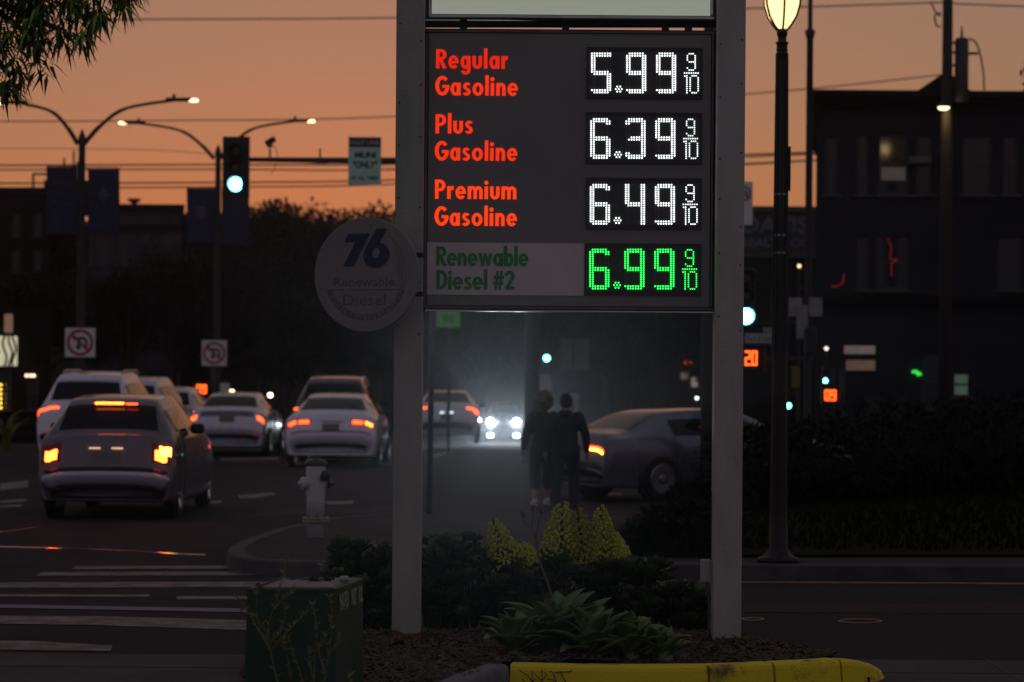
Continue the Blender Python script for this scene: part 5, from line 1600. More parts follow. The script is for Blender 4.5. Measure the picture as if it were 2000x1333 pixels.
def tree(label, x, ty, d, k, m, wid=1.0, z0=None, group='trees behind the junction'):
    b = W(x, 900, d)
    z0 = gz(d) if z0 is None else z0
    H = (W(x, ty - 9, d).z - z0) / ((10.5, 9.5, 11)[k] * 1.03)
    t = thing('tree', label, 'tree', (b.x, d, z0), rnd.uniform(0, 6.28), group)
    put(PROT[k][0], 'trunk', t, scale=(H * wid, H * wid, H))
    o = put(PROT[k][1], 'crown', t, scale=(H * wid, H * wid, H))
    if not o.data.materials: o.data.materials.append(m)
    return t
for i, (x, ty, d, k, w, l) in enumerate((
        (20, 385, 128, 2, 1.2, 'black tree rising behind the shop with the cream signboard'), (75, 520, 100, 1, 1.1, 'black tree behind the foot of the star banner lamp'), (250, 520, 96, 0, .8, 'dark tree standing before the mauve house'),
        (345, 470, 99, 1, .8, 'dark tree at the corner of the mauve house'), (420, 470, 118, 2, 1.1, 'dark tree behind the second median lamp'), (520, 384, 128, 0, 1.0, 'tall pointed tree beside the hanging signal'),
        (600, 388, 132, 2, 1.2, 'wide tree with the flattest crown behind the mast arm'), (700, 396, 130, 0, 1.0, 'tree behind the round fuel sign'), (650, 392, 129, 1, 1.2, 'rounded tree between the wide crown and the round sign'), (735, 398, 127, 2, 1.0, 'broad tree just above the round sign'), (765, 402, 134, 1, 1.1, 'thin tree peeking beside the red footed sign post'),
        (560, 560, 98, 1, 1.2, 'low dark tree behind the black SUV'), (680, 600, 100, 0, 1.0, 'low dark tree above the white sedan roof'), (840, 520, 140, 2, 1.2, 'dark tree behind the pale liftback'),
        (940, 540, 136, 0, 1.2, 'dark tree above the oncoming headlights'), (1060, 520, 132, 2, 1.1, 'dark tree behind the far green signal'), (1180, 530, 125, 1, 1.3, 'dark tree above the turning sedan'),
        (1290, 540, 118, 0, 1.2, 'dark tree above the turning sedan roof, nearer the switch box post'), (1390, 500, 100, 2, .9, 'dark tree hidden partly by the switch box sign post'), (1490, 560, 96, 1, .9, 'dark low tree before the realty shop'))):
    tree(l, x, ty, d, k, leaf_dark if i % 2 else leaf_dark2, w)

def shrub(label, name, p, rx, ry, h, n, ls, m, seed, group=None, cat_='shrub', stems=5):
    r = random.Random(seed)
    t = thing(name, label, cat_, p, 0, group)
    st = M(); fo = M()
    for k in range(stems):
        a = r.uniform(0, 6.28)
        e = Vector((rx * .6 * math.cos(a), ry * .6 * math.sin(a), h * r.uniform(.5, .8)))
        st.tube([(e.x * .1, e.y * .1, 0), (e.x * .5, e.y * .5, e.z * .5), e], [.025, .018, .01], 5)
    st.build('stem', bark, t)
    for k in range(n):
        d = rdir(r)
        q = r.random() ** .35
        pt = Vector((d.x * rx * q, d.y * ry * q, h * .5 + d.z * h * .5 * q))
        if pt.z < .02: continue
        leaf_faces(fo, pt, (d + rdir(r) * .7), ls * r.uniform(.7, 1.3), ls * r.uniform(.4, .6), ls * .2, Vector((0, 0, 1)))
    fo.build('foliage', m, t)
    return t
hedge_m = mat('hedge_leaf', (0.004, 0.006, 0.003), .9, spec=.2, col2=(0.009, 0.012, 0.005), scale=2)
for i, (x, y, rx, h, l) in enumerate(((1300, 1074, .5, .22, 'low dark groundcover bush at the tip of the lawn'), (1352, 1050, .6, .32, 'dark rounded bush on the lawn beside the switch box post'), (1385, 1000, .55, .35, 'dark low bush at the foot of the stout pole'),
                                      (1490, 985, .95, 1.03, 'dark bush behind the ornamental lamp shaft'), (1590, 975, 1.2, 1.05, 'dark bush between the ornamental lamp and the lit boards'), (1720, 965, 1.4, 1.3, 'dark bush below the corner building lit boards'),
                                      (1860, 960, 1.5, 1.35, 'dark bush below the utility pole'), (1990, 955, 1.5, 1.5, 'largest dark bush at the end of the lawn'))):
    p = PZ(x, y, .16)
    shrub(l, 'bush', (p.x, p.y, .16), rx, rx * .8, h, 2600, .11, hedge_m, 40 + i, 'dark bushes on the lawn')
# strappy plant at the left edge, near the waiting SUV
p = PZ(12, 880, 0)
fx = thing('strap_leaf_plant', 'spiky strap leaved plant beside the tall white SUV', 'plant', (p.x, p.y, 0))
strap = M()
n = 7
for i in range(n + 1):
    u_ = i / n
    w_ = .05 * (1 - u_ ** 2)
    z_, x_ = 1.0 * u_ - .25 * u_ ** 3, .55 * u_ ** 2
    strap.v += [(x_, -w_, z_), (x_, 0, z_ - .015), (x_, w_, z_)]
    if i:
        k = 3 * i
        strap.f += [(k - 3, k, k + 1, k - 2), (k - 2, k + 1, k + 2, k - 1)]
strap_me = strap.mesh('leaf', mat('strap_green', (0.16, 0.20, 0.04), .5, col2=(0.26, 0.29, 0.07), scale=3))
for k in range(26):
    s_ = rnd.uniform(.7, 1.25)
    put(strap_me, 'leaf', fx, (rnd.uniform(-.06, .06), rnd.uniform(-.06, .06), 0), (0, rnd.uniform(-.25, .3), rnd.uniform(0, 6.28)), (s_, s_, s_))

# ---------------------------------------------------------------- overhanging branch at the top left
TD = 12.6
tb = W(-420, 900, TD)
ft = thing('willow_leaf_tree', 'near tree with drooping narrow green leaves against the sky', 'tree', (tb.x, TD, 0))
O = Vector((tb.x, TD, 0))
trk = M()
trk.tube(curve_pts([(0, 0, 0), (.05, .05, 1.4), (-.02, 0, 2.6), (.1, 0, 3.6), (.25, .1, 4.6)], 5), [.14 - .004 * k for k in range(21)], 10)
trk.build('trunk', bark, ft, True)
lb = M(); lv = M(); lv2 = M()
r = random.Random(21)
def P3(x, y, d): return W(x, y, d) - O
limbs = []
for (x, y, d) in ((40, -60, 12.5), (130, -10, 12.6), (215, -45, 12.4), (60, 70, 12.7), (120, 60, 12.5), (20, 150, 12.6), (-60, 40, 12.3), (170, -80, 12.8), (-40, 160, 12.8), (70, 0, 12.2), (0, 60, 12.9), (235, -60, 12.6), (-120, 60, 12.4), (-200, -60, 12.7), (-260, 80, 12.4), (60, -180, 12.6), (-100, -200, 12.5)):
    e = P3(x, y, d)
    st = Vector((.1, 0, 3.4 + r.uniform(0, .9)))
    mid = st.lerp(e, .5) + Vector((0, 0, .22))
    pts = curve_pts([st, mid, e], 5)
    lb.tube(pts, [.035 * (1 - k / 14) + .004 for k in range(len(pts))], 5)
    limbs.append((pts, e))
lb.build('branches', bark, ft)
def inside(x, y):
    """the leafy corner of the photo, with a ragged lower edge"""
    e = 262 - .00115 * (x + 30) ** 2 * 2.6 if x > -30 else 262
    return y < e + 18 * math.sin(x * .09) and x < 275
cnt = 0
while cnt < 620:
    x, y, d = r.uniform(-380, 268), r.uniform(-260, 235), r.uniform(12.0, 13.2)
    lim = 240 - max(0, x) * .80 + 14 * math.sin(x * .085)
    if y > lim - 30: continue
    if x < 0 and r.random() < .35: continue
    cnt += 1
    c = P3(x, y, d)
    a0 = r.uniform(0, 6.28)
    nl = r.randint(7, 10)
    tw = c + Vector((r.uniform(-.03, .03), r.uniform(-.03, .03), .07))
    for k in range(nl):
        a = a0 + k * 2.4
        droop = r.uniform(-1.6, -.15)
        ax = Vector((math.cos(a), math.sin(a), droop))
        leaf_faces(lv2 if r.random() < .35 else lv, tw.lerp(c, k / nl), ax, r.uniform(.11, .18), r.uniform(.018, .027), r.uniform(.01, .035), Vector((0, 0, 1)))
lv.build('crown', mat('willow_leaf', (0.05, 0.085, 0.016), .38, col2=(0.03, 0.05, 0.010), scale=6), ft)
lv2.build('crown_lit_leaves', mat('willow_leaf_lit', (0.26, 0.42, 0.045), .35, col2=(0.13, 0.23, 0.03), scale=6), ft)  # lamp light on scattered leaves put into a brighter green
# a twig at the right edge
p = W(2010, 160, 40)
tw_ = thing('twig_tree', 'slim dark tree with a leafy tip before the corner building', 'tree', (p.x + .35, 40, 0))
M().tube(curve_pts([(0, 0, 0), (.02, 0, 3), (0, 0, p.z - .4), (-.25, 0, p.z)], 5), [.07 - .0035 * k for k in range(16)], 6).build('trunk', bark, tw_)
tl_ = M()
for k in range(220):
    c = Vector((r.uniform(-.45, .6), r.uniform(-.3, .3), p.z + r.uniform(-.25, .35)))
    leaf_faces(tl_, c, rdir(r), .14, .05, .02, Vector((0, 0, 1)))
tl_.build('crown', leaf_dark, tw_)

# ---------------------------------------------------------------- agave clumps in front of the sign
def agave_leaf(L, wd):
    b = M()
    n = 8
    for i in range(n + 1):
        u_ = i / n
        w_ = wd * (0.55 + 1.5 * u_ - 2.05 * u_ ** 2.2) if u_ < .99 else .001
        w_ = max(w_, .001)
        y_ = L * (u_ - .10 * u_ ** 3)
        z_ = L * (.10 * math.sin(u_ * 2.6) - .05 * u_ ** 3)
        dip = w_ * .45
        b.v += [(-w_, y_, z_ + dip), (-w_ * .5, y_, z_ + dip * .25), (0, y_, z_), (w_ * .5, y_, z_ + dip * .25), (w_, y_, z_ + dip), (0, y_, z_ - .012 * (1 - u_))]
        if i:
            k = 6 * i
            b.f += [(k - 6 + j, k - 5 + j, k + 1 + j, k + j) for j in range(4)] + [(k - 2, k - 1, k + 5, k + 4), (k - 1, k - 6, k, k + 5)]
    return b
agv = mat('agave_green', (0.085, 0.15, 0.05), .5, col2=(0.13, 0.20, 0.075), scale=9)
agv2 = mat('agave_pale', (0.16, 0.21, 0.08), .5, col2=(0.10, 0.15, 0.055), scale=9)
AG = [agave_leaf(.40, .095).mesh('leaf', agv, True), agave_leaf(.34, .088).mesh('leaf', agv2, True), agave_leaf(.27, .062).mesh('leaf', agv, True)]
def agave(label, x, y, nl, sc, seed, pale=.3):
    r = random.Random(seed)
    p = PZ(x, y, .14)
    t = thing('agave', label, 'agave', (p.x, p.y, .135), 0, 'agaves in front of the sign')
    M().lathe((0, 0, -.01), [(.05, 0), (.045, .05), (.02, .09)], 8).build('core', agv, t)
    for k in range(nl):
        f = k / nl
        a = k * 2.4 + r.uniform(-.25, .25)
        el = R(12 + 66 * f + r.uniform(-8, 8))
        s_ = sc * r.uniform(.8, 1.12) * (1.05 - .25 * f)
        put(AG[1] if r.random() < pale else AG[0 if f < .7 else 2], 'leaf', t, (.03 * math.cos(a), .03 * math.sin(a), .01 + .05 * f), (el, 0, a), (s_, s_, s_))
    return t
agave('large agave with broad upright leaves, the tallest of the clump', 1085, 1272, 34, 1.12, 1)
agave('agave with flat outer leaves at the grey kerb end of the clump', 1010, 1278, 22, .85, 2)
agave('agave between the tallest and the palest one', 1160, 1283, 26, .95, 3)
agave('palest agave, beside the smallest one', 1235, 1283, 26, .88, 4, .6)
agave('smallest agave, at the end of the clump nearest the switch box', 1298, 1286, 20, .62, 5, .5)
agave('agave behind the tallest one, mostly hidden', 1130, 1258, 20, .95, 6)
# bare flower stalk leaning out of the clump
p = PZ(1085, 1268, .14)
stk = thing('dry_flower_stalk', 'thin dry forked stalk leaning up before the yellow flower heads', 'stalk', (p.x, p.y, .14))
def sp3(x, y, d=None): return W(x, y, p.y + (.0 if d is None else d)) - Vector((p.x, p.y, .14))
dry = mat('dry_stalk', (.10, .085, .06), .8)
M().tube(curve_pts([(0, 0, 0), sp3(1078, 1170), sp3(1055, 1100), sp3(1046, 1050), sp3(1044, 1040)], 6), [.011 - .00025 * k for k in range(25)], 7).build('stem', dry, stk, True)
for q in ([(1046, 1050), (1040, 1030), (1040, 1000)], [(1047, 1048), (1052, 1020), (1057, 1005)], [(1040, 1034), (1028, 1026), (1022, 1012)]):
    M().tube(curve_pts([sp3(*c_) for c_ in q], 4), .004, 5).build('branch', dry, stk)
    pd = M()
    e_ = sp3(*q[-1])
    for k in range(5):
        leaf_faces(pd, e_ + Vector((0, 0, .004 * k - .01)), Vector((rnd.uniform(-.4, .4), rnd.uniform(-.4, .4), 1)), .045, .014, .003, Vector((0, 1, 0)))
    pd.build('seed_pod', dry, stk)

# ---------------------------------------------------------------- aeonium bushes with flower cones behind the posts
aeo = mat('aeonium_leaf', (0.045, 0.075, 0.032), .5, col2=(0.075, 0.105, 0.05), scale=7)
aeo2 = mat('aeonium_leaf_grey', (0.07, 0.095, 0.068), .5, col2=(0.10, 0.125, 0.09), scale=7)
def rosette(r_, n, m, seed):
    r = random.Random(seed)
    b = M()
    for k in range(n):
        f = k / n
        a = k * 2.4
        el = R(8 + 70 * f)
        l = r_ * (1 - .5 * f) * r.uniform(.9, 1.1)
        ax = Vector((math.cos(a) * math.cos(el), math.sin(a) * math.cos(el), math.sin(el)))
        s = Vector((-math.sin(a), math.cos(a), 0))
        n_ = s.cross(ax) * -1
        w = l * .30
        c = ax * .02
        b.add([c - s * w * .35, c + s * w * .35, c + ax * l * .62 + s * w + n_ * l * .06, c + ax * l * .92 + s * w * .75 + n_ * l * .12, c + ax * l * 1.02 + n_ * l * .15, c + ax * l * .92 - s * w * .75 + n_ * l * .12, c + ax * l * .62 - s * w + n_ * l * .06, c + ax * l * .62 - n_ * l * .02],
              [(0, 1, 2, 7), (7, 2, 3, 4), (0, 7, 6), (7, 4, 5, 6)])
    return b.mesh('rosette', m)
ROS = [rosette(.12, 26, aeo, 1), rosette(.10, 22, aeo2, 2), rosette(.14, 28, aeo, 3)]
fl_m = mat('floret_yellow', (0.34, 0.42, 0.025), .6, col2=(0.50, 0.56, 0.05), scale=40)
fl_m2 = mat('floret_olive', (0.25, 0.26, 0.02), .6, col2=(0.36, 0.35, 0.03), scale=40)
def aeonium(label, x0, x1, ytop, ybot, d, n, seed, cones=()):
    r = random.Random(seed)
    b = W((x0 + x1) / 2, 1240, d)
    t = thing('aeonium_bush', label, 'succulent', (b.x, d, .12), 0, 'aeonium bushes around the sign')
    O = Vector(t.location)
    for k in range(n):
        x = r.uniform(x0, x1)
        f = (x - x0) / (x1 - x0)
        yt = ytop(f) if callable(ytop) else ytop
        y = yt + (ybot - yt) * (k + r.random()) / n
        dd = d + r.uniform(-.25, .35)
        p = W(x, y, dd)
        if p.z < .16: p.z = .16 + r.uniform(0, .08)
        p -= O
        st = Vector((p.x * .85 + r.uniform(-.03, .03), p.y * .7, 0))
        M().tube([st, st.lerp(p, .6) + Vector((r.uniform(-.02, .02), 0, 0)), p], [.012, .010, .009], 5).build('stem', bark, t)
        s_ = r.uniform(.75, 1.15)
        put(ROS[r.randrange(3)], 'rosette', t, p, (r.uniform(-.5, .25), r.uniform(-.35, .35), r.uniform(0, 6.28)), (s_, s_, s_))
    for (ax, ay, bx, by, rad, m) in cones:
        A, B = W(ax, ay, d - .05) - O, W(bx, by, d - .05) - O
        rr = rad * d / F
        cb_ = M()
        axis = B - A
        L = axis.length
        axis.normalize()
        s1 = axis.cross(Vector((0, 1, 0))).normalized(); s2 = axis.cross(s1)
        M().tube([A, B, Vector((B.x * .9, B.y, 0))], [.006, .014, .016], 6).build('stem', bark, t)
        N = 150
        for k in range(N):
            f = (k + .5) / N
            f = f ** .62
            a = k * 2.39996
            q = rr * (.12 + .88 * f ** .85) * r.uniform(.88, 1.08)
            c = A + axis * (L * f * r.uniform(.97, 1.03)) + (s1 * math.cos(a) + s2 * math.sin(a)) * q
            out = (s1 * math.cos(a) + s2 * math.sin(a))
            # a drooping tuft of small buds
            for j in range(6):
                cb_.ball(c + out * r.uniform(-.004, .012) + Vector((r.uniform(-.010, .010), r.uniform(-.010, .010), -.008 + r.uniform(-.012, .010))), r.uniform(.0055, .0085), 5, 4, (1, 1, 1.25))
        o = cb_.build('flower_cone', m, t)
    return t
aeonium('aeonium bush with three tall yellow green flower cones behind the agaves', 1060, 1270, lambda f: 1100 + 20 * f, 1240, 16.0, 80, 11, [(1098, 978, 1096, 1090, 44, fl_m), (1127, 992, 1140, 1098, 44, fl_m2), (1172, 986, 1184, 1086, 33, fl_m), (1200, 1040, 1206, 1085, 22, fl_m)])
aeonium('aeonium bush with one leaning yellow flower cone', 930, 1065, lambda f: 1090, 1243, 15.95, 56, 12, [(962, 1014, 992, 1100, 38, fl_m), (1018, 1058, 1034, 1098, 24, fl_m)])
aeonium('dark leafy aeonium bush just behind the red footed sign post', 822, 945, lambda f: 1070 - 25 * f, 1245, 15.9, 60, 13)
aeonium('aeonium bush between the green utility box and the red footed sign post', 655, 770, lambda f: 1080 - 12 * math.sin(3 * f), 1252, 15.7, 56, 14)
aeonium('dark sloping aeonium bush reaching the switch box sign post', 1265, 1385, lambda f: 1110 + 90 * f ** 1.5, 1246, 15.85, 56, 15)

# ---------------------------------------------------------------- green utility box and what lies on it
bz = .72
c4 = [PZ(x, y, bz) for x, y in ((483, 1149), (655, 1149), (708, 1129), (546, 1129))]
cen = sum(c4, Vector()) / 4
ubx = thing('utility_box', 'dark green utility box with white stencilled side in the planting bed', 'utility box', (cen.x, cen.y, .1))
grn = mat('box_green', (0.005, 0.030, 0.016), .5, col2=(0.008, 0.042, 0.024), scale=3, bump=.1)
b = M(ubx.location)
bot = [cen + (q - cen) * 1.05 for q in c4]
vs_ = [Vector((q.x, q.y, .08)) for q in bot] + [Vector((q.x, q.y, bz - .02)) for q in c4]
b.add(vs_, [(0, 1, 5, 4), (1, 2, 6, 5), (2, 3, 7, 6), (3, 0, 4, 7), (4, 5, 6, 7)])
b.build('case', grn, ubx)
lid = M(ubx.location)
lo_ = [cen + (q - cen) * 1.012 for q in c4]
hi_ = [cen + (q - cen) * .985 for q in c4]
lid.add([Vector((q.x, q.y, bz - .03)) for q in lo_] + [Vector((q.x, q.y, bz - .006)) for q in lo_] + [Vector((q.x, q.y, bz)) for q in hi_], [(0, 1, 5, 4), (1, 2, 6, 5), (2, 3, 7, 6), (3, 0, 4, 7), (4, 5, 9, 8), (5, 6, 10, 9), (6, 7, 11, 10), (7, 4, 8, 11), (8, 9, 10, 11)])
lido = lid.build('lid', grn, ubx)
tpan = M(ubx.location)
ip = [cen + (q - cen) * .90 for q in c4]
tpan.add([Vector((q.x, q.y, bz + .003)) for q in ip] + [Vector((q.x, q.y, bz - .001)) for q in ip], [(0, 1, 2, 3), (0, 4, 5, 1), (1, 5, 6, 2), (2, 6, 7, 3), (3, 7, 4, 0)])
tpan.build('top_plate', mat('mottled_top', (.32, .27, .26), .8, col2=(.20, .17, .17), scale=14, detail=8), lido)  # top paler than the case, mottled pinkish grey
# stencil on the right side
A_, B_ = c4[1], c4[2]
ux = (B_ - A_).normalized(); nr = Vector((ux.y, -ux.x, 0))
L_ = (B_ - A_).length
def side_tf(pp): 
    k = (bz - pp.z) * .035
    return A_ + ux * pp.x + nr * (.004 + k * .55 + .004) + Vector((0, 0, pp.z - bz))
stn = mat('stencil_white', (.45, .50, .45), .7, col2=(.16, .22, .17), scale=60)
for s_, f0, f1 in (('NI-FU', .10, .42), ('PROT', .52, .72), ('IUL', .80, .95)):
    text_into(M(ubx.location), s_, L_ * f0, bz - .122, L_ * f1, bz - .032, 0, bold=.03, tf=side_tf).build('stencil', stn, ubx)
# loose cable and clip on the lid
cb0 = PZ(600, 1136, bz + .01)
cab = thing('loose_cable', 'black cable with a metal clamp lying on the green utility box', 'cable', (cb0.x, cb0.y, bz + .004))
pts = [PZ(x, y, bz + .012) - cab.location for x, y in ((504, 1146), (512, 1143), (546, 1130), (556, 1127), (570, 1131), (582, 1129), (598, 1132), (606, 1128), (618, 1133), (636, 1131), (654, 1131))]
M().tube(curve_pts(pts, 4), .005, 6).build('lead', black, cab)
for (x, y, w_) in ((613, 1131, .05), (640, 1131, .04), (505, 1143, .02)):
    q = PZ(x, y, bz + .014) - cab.location
    M().bbox(q, (w_, .03, .022), .006, .2).build('connector', rubber, cab)
q = PZ(672, 1131, bz + .018) - cab.location
M().bbox(q, (.05, .03, .028), .007, .15).build('clamp', mat('clamp_grey', (.4, .42, .4), .35, .7), cab)
# weeds in front of the box
def weed(label, stems, seed, d, z0=.12):
    r = random.Random(seed)
    b0_ = W(stems[0][0][0], stems[0][0][1], d)
    t = thing('weed', label, 'weed', (b0_.x, d, z0), 0, 'thin weeds before the utility box')
    O = Vector(t.location)
    wm = mat('weed_stem', (.11, .10, .045), .7, col2=(.16, .15, .06), scale=30)
    st = M(); lf = M()
    for pts in stems:
        P_ = curve_pts([W(x, y, d + r.uniform(-.03, .03)) - O for x, y in pts], 6)
        if pts[0][1] > 1330: P_ = [Vector((P_[0].x, P_[0].y, min(0, P_[0].z)))] + P_
        st.tube(P_, [.0042 * (1 - .75 * k / len(P_)) for k in range(len(P_))], 5)
        for k in range(3, len(P_)):
            if r.random() < .75:
                for j in range(r.randint(1, 3)):
                    leaf_faces(lf, P_[k], Vector((r.uniform(-1, 1), r.uniform(-.7, .7), r.uniform(.3, 1.4))), r.uniform(.02, .042), r.uniform(.005, .009), .004, Vector((0, 1, 0)))
    s = st.build('stem', wm, t); s['kind'] = 'stuff'
    l = lf.build('leaves', mat('weed_leaf', (.15, .165, .045), .6, col2=(.22, .22, .07), scale=30), t); l['kind'] = 'stuff'
weed('tallest branching weed before the utility box', [[(548, 1360), (530, 1280), (522, 1240), (530, 1200), (546, 1150), (560, 1095)], [(528, 1270), (505, 1230), (480, 1190), (462, 1165)], [(526, 1255), (548, 1235), (556, 1205), (562, 1165), (580, 1150)],
     [(530, 1272), (556, 1240), (590, 1205), (594, 1200)], [(536, 1190), (550, 1172), (572, 1155)], [(523, 1236), (505, 1215), (500, 1170), (503, 1150)], [(520, 1228), (498, 1205), (470, 1195)]], 5, 11.3)
weed('second weed with upright stems before the utility box corner', [[(628, 1360), (636, 1310), (645, 1260), (648, 1200), (645, 1165)], [(612, 1360), (614, 1290), (618, 1230), (612, 1182)], [(634, 1315), (622, 1270), (628, 1255), (640, 1240)], [(642, 1280), (660, 1255), (664, 1240)], [(614, 1330), (602, 1290), (608, 1270)]], 6, 11.3)
weed('dry grass stems leaning before the utility box', [[(606, 1380), (585, 1310), (560, 1240)], [(576, 1380), (562, 1290), (553, 1250)], [(680, 1370), (684, 1320)]], 7, 11.35)

# ================================================================ the two walkers
def remesh(mb, name, m, parent, vox, smooth=6):
    me = mb.mesh(name, m)
    o = bpy.data.objects.new(name, me)
    COL.objects.link(o)
    md = o.modifiers.new('join', 'REMESH'); md.mode = 'VOXEL'; md.voxel_size = vox
    sm = o.modifiers.new('soft', 'SMOOTH'); sm.iterations = smooth; sm.factor = .5
    dg = bpy.context.evaluated_depsgraph_get()
    me2 = bpy.data.meshes.new_from_object(o.evaluated_get(dg))
    me2.polygons.foreach_set('use_smooth', [True] * len(me2.polygons))
    if not me2.materials: me2.materials.append(m)
    bpy.data.objects.remove(o)
    bpy.data.meshes.remove(me)
    return put(me2, name, parent)
def limb(b, pts, rad, n=12):
    b.tube(curve_pts(pts, 4), [rad[min(int(k / 4), len(rad) - 2)] + (rad[min(int(k / 4), len(rad) - 2) + 1] - rad[min(int(k / 4), len(rad) - 2)]) * ((k / 4) % 1 if int(k / 4) < len(rad) - 1 else 1) for k in range(4 * (len(pts) - 1) + 1)], n)
    b.ball(pts[0], rad[0], 10, 6); b.ball(pts[-1], rad[-1], 10, 6)
def hand(b, wrist, d, side):
    d = Vector(d).normalized()
    s = d.cross(Vector((0, 1, 0))).normalized()
    b.tube([wrist, wrist + d * .045, wrist + d * .085], [.024, .036, .034], 8)
    for k, l in enumerate((.062, .074, .07, .055)):
        o = wrist + d * .08 + Vector((0, 1, 0)) * (.027 - .018 * k)
        b.tube([o, o + d * l * .55, o + d * l * .95 + s * side * -.018], [.0092, .0088, .007], 6)
    o = wrist + d * .03 + Vector((0, 1, 0)) * .028
    b.tube([o, o + d * .035 + Vector((0, .022, 0)), o + d * .06 + Vector((0, .026, 0))], [.012, .0105, .008], 6)
def person(label, loc, rz, H, hips, feet, arms, coat, pants, shoe, hair_m, shorts=None, long_hair=False, bulk=1.0):
    """feet: ((x,y),(x,y)) left/right on the ground, arms: elbow and wrist offsets"""
    t = thing('person', label, 'person', loc, rz, 'two walkers at the corner')
    k = H / 1.72
    body = M()
    hipz, shz, nz_, hz = .90 * k, 1.40 * k, 1.47 * k, 1.60 * k
    c = Vector((0, 0, hipz))
    body.tube([(0, 0, hipz - .06), (0, 0, hipz + .1), (0, .0, 1.15 * k), (0, .01, 1.32 * k), (0, .01, shz + .03)], [.10, .11, .10, .11, .06], 14)
    body.tube([(0, .01, shz), (0, .02, nz_ + .06)], [.062, .055], 10)
    body.ball((0, .03, hz), .098 * k, 14, 10, (.86, 1.0, 1.18))
    body.ball((0, .135, hz - .01), .016, 6, 5, (.8, 1, 1.4))
    for s in (-1, 1): body.ball((s * .088, .02, hz - .005), .02, 6, 5, (.5, 1, 1.4)); 
    knees = []
    for s, f in zip((-1, 1), feet):
        hp_ = Vector((s * .095, 0, hipz - .03)); an = Vector((f[0], f[1], .08 + f[2]))
        kn = (hp_ + an) * .5 + Vector((0, .05 + .05 * abs(f[2] * 4), .02))
        knees.append((hp_, kn, an))
        limb(body, [hp_, kn, an], [.085, .058, .040])
        body.tube([an + Vector((0, -.05, -.045)), an + Vector((0, .06, -.055)), an + Vector((0, .16, -.062))], [.035, .038, .024], 8)
    wr = []
    for s, (el, w_) in zip((-1, 1), arms):
        sh = Vector((s * .185 * bulk, 0, shz - .02))
        el = Vector((s * el[0], el[1], el[2] * k)); w_ = Vector((s * w_[0], w_[1], w_[2] * k))
        limb(body, [sh, el, w_], [.052, .042, .028])
        hand(body, w_, w_ - el, s)
        wr.append((sh, el, w_))
    remesh(body, 'body', skin, t, .011, 3)
    j = M()
    low = .80 * k
    for (z_, rx, ry) in ((low, .175, .13), (hipz + .05, .18, .14), (1.12 * k, .17, .135), (1.3 * k, .195, .14), (shz - .02, .19, .115), (shz + .04, .10, .085)):
        pass
    prof = [(low, .18, .14), (hipz + .05, .185, .145), (1.12 * k, .175, .14), (1.3 * k, .20, .145), (shz - .01, .185, .12), (shz + .05, .085, .08)]
    n = 18
    vs_ = []
    for (z_, rx, ry) in prof:
        for i in range(n):
            a = 2 * math.pi * i / n
            vs_.append((rx * bulk * math.cos(a), ry * bulk * math.sin(a) + .01, z_))
    fs_ = []
    for i in range(len(prof) - 1):
        for q in range(n): fs_.append((i * n + q, i * n + (q + 1) % n, (i + 1) * n + (q + 1) % n, (i + 1) * n + q))
    fs_ += [tuple(range(n - 1, -1, -1)), tuple(range((len(prof) - 1) * n, len(prof) * n))]
    j.add(vs_, fs_)
    for sh, el, w_ in wr: limb(j, [sh, el, el.lerp(w_, .93)], [.078, .064, .048])
    if not long_hair: j.tube([(0, -.05, shz), (0, -.055, shz + .07)], [.10, .085], 10)
    remesh(j, 'jacket', coat, t, .014, 4)
    tr = M()
    for hp_, kn, an in knees:
        e = kn.lerp(an, .93) if shorts is None else kn.lerp(an, shorts)
        limb(tr, [hp_, kn, e], [.108, .085, .075])
    tr.ball((0, 0, hipz - .02), .15, 12, 8, (1.1, .85, .8))
    remesh(tr, 'trousers', pants, t, .014, 3)
    for hp_, kn, an in knees:
        s_ = M()
        s_.tube([an + Vector((0, -.065, -.05)), an + Vector((0, .05, -.052)), an + Vector((0, .17, -.058)), an + Vector((0, .20, -.06))], [.042, .048, .042, .02], 10)
        s_.ball(an + Vector((0, -.03, -.02)), .048, 8, 6)
        remesh(s_, 'shoe', shoe, t, .012, 2)
    hr = M()
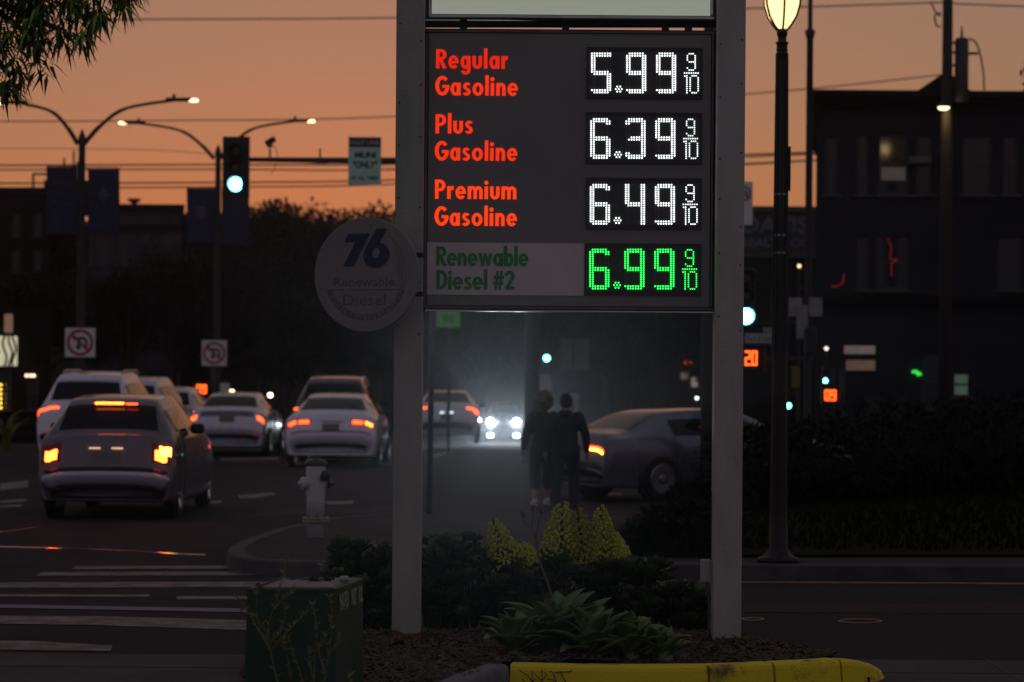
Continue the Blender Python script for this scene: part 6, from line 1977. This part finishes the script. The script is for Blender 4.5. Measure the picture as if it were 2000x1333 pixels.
    if long_hair:
        r = random.Random(3)
        for q in range(60):
            d = rdir(r)
            if d.y > .55 and d.z < .5: continue
            hr.ball(Vector((0, .0, hz + .02)) + Vector((d.x * .115, d.y * .12, d.z * .125)), r.uniform(.03, .05), 7, 5)
        remesh(hr, 'hair', hair_m, t, .014, 1)
    else:
        hr.ball((0, .015, hz + .012), .108 * k, 14, 10, (.90, 1.0, 1.16))
        o = remesh(hr, 'hood', hair_m, t, .012, 2)
    return t
cloth_dark = mat('cloth_dark', (.016, .017, .020), .9, bump=.3, bscale=60)
cloth_navy = mat('cloth_navy', (.014, .018, .028), .9, bump=.3, bscale=60)
cloth_pant = mat('cloth_pants', (.014, .014, .016), .9, bump=.3, bscale=60)
hairm = mat('hair_brown', (.10, .08, .06), .6, bump=.8, bscale=80)
shoe_w = mat('shoe_white', (.5, .5, .5), .6)
pA = PZ(1060, 988, 0)
person('walker with curly hair and pale shins striding beside the hooded walker', (pA.x, pA.y, 0), R(8), 1.57, 0, ((-.13, -.10, 0), (.10, .22, 0)), (((.24, .02, 1.12), (.26, .12, .88)), ((.25, -.03, 1.12), (.27, .05, .87))), cloth_navy, cloth_dark, shoe_w, hairm, .45, True, .86)
pB = PZ(1104, 993, 0)
person('broad walker in dark hooded jacket seen from behind near the turning sedan', (pB.x, pB.y, 0), R(-4), 1.58, 0, ((-.14, -.12, 0), (.12, .12, 0)), (((.26, -.02, 1.12), (.28, .06, .86)), ((.27, -.02, 1.12), (.29, .04, .86))), cloth_dark, cloth_pant, mat('shoe_dark', (.02, .02, .02), .6), cloth_dark, None, False, .96)

# ================================================================ haze volume added to give the headlights a glow
hz_ = M().box((0, 400, 13.25), (840, 840, 33.5))
hm = bpy.data.materials.new('glow_haze')
hm.use_nodes = True
hn, hk = hm.node_tree.nodes, hm.node_tree.links
hn.remove(hn['Principled BSDF'])
pv = hn.new('ShaderNodeVolumePrincipled')
pv.inputs['Color'].default_value = (0.80, 0.86, 0.92, 1)
pv.inputs['Density'].default_value = 0.0003
pv.inputs['Anisotropy'].default_value = 0.90
hk.new(pv.outputs[0], hn['Material Output'].inputs['Volume'])
tag(hz_.build('haze', hm), 'thin haze added to make headlights glow across the whole junction', 'haze', kind='stuff')
SC.cycles.volume_bounces = 0
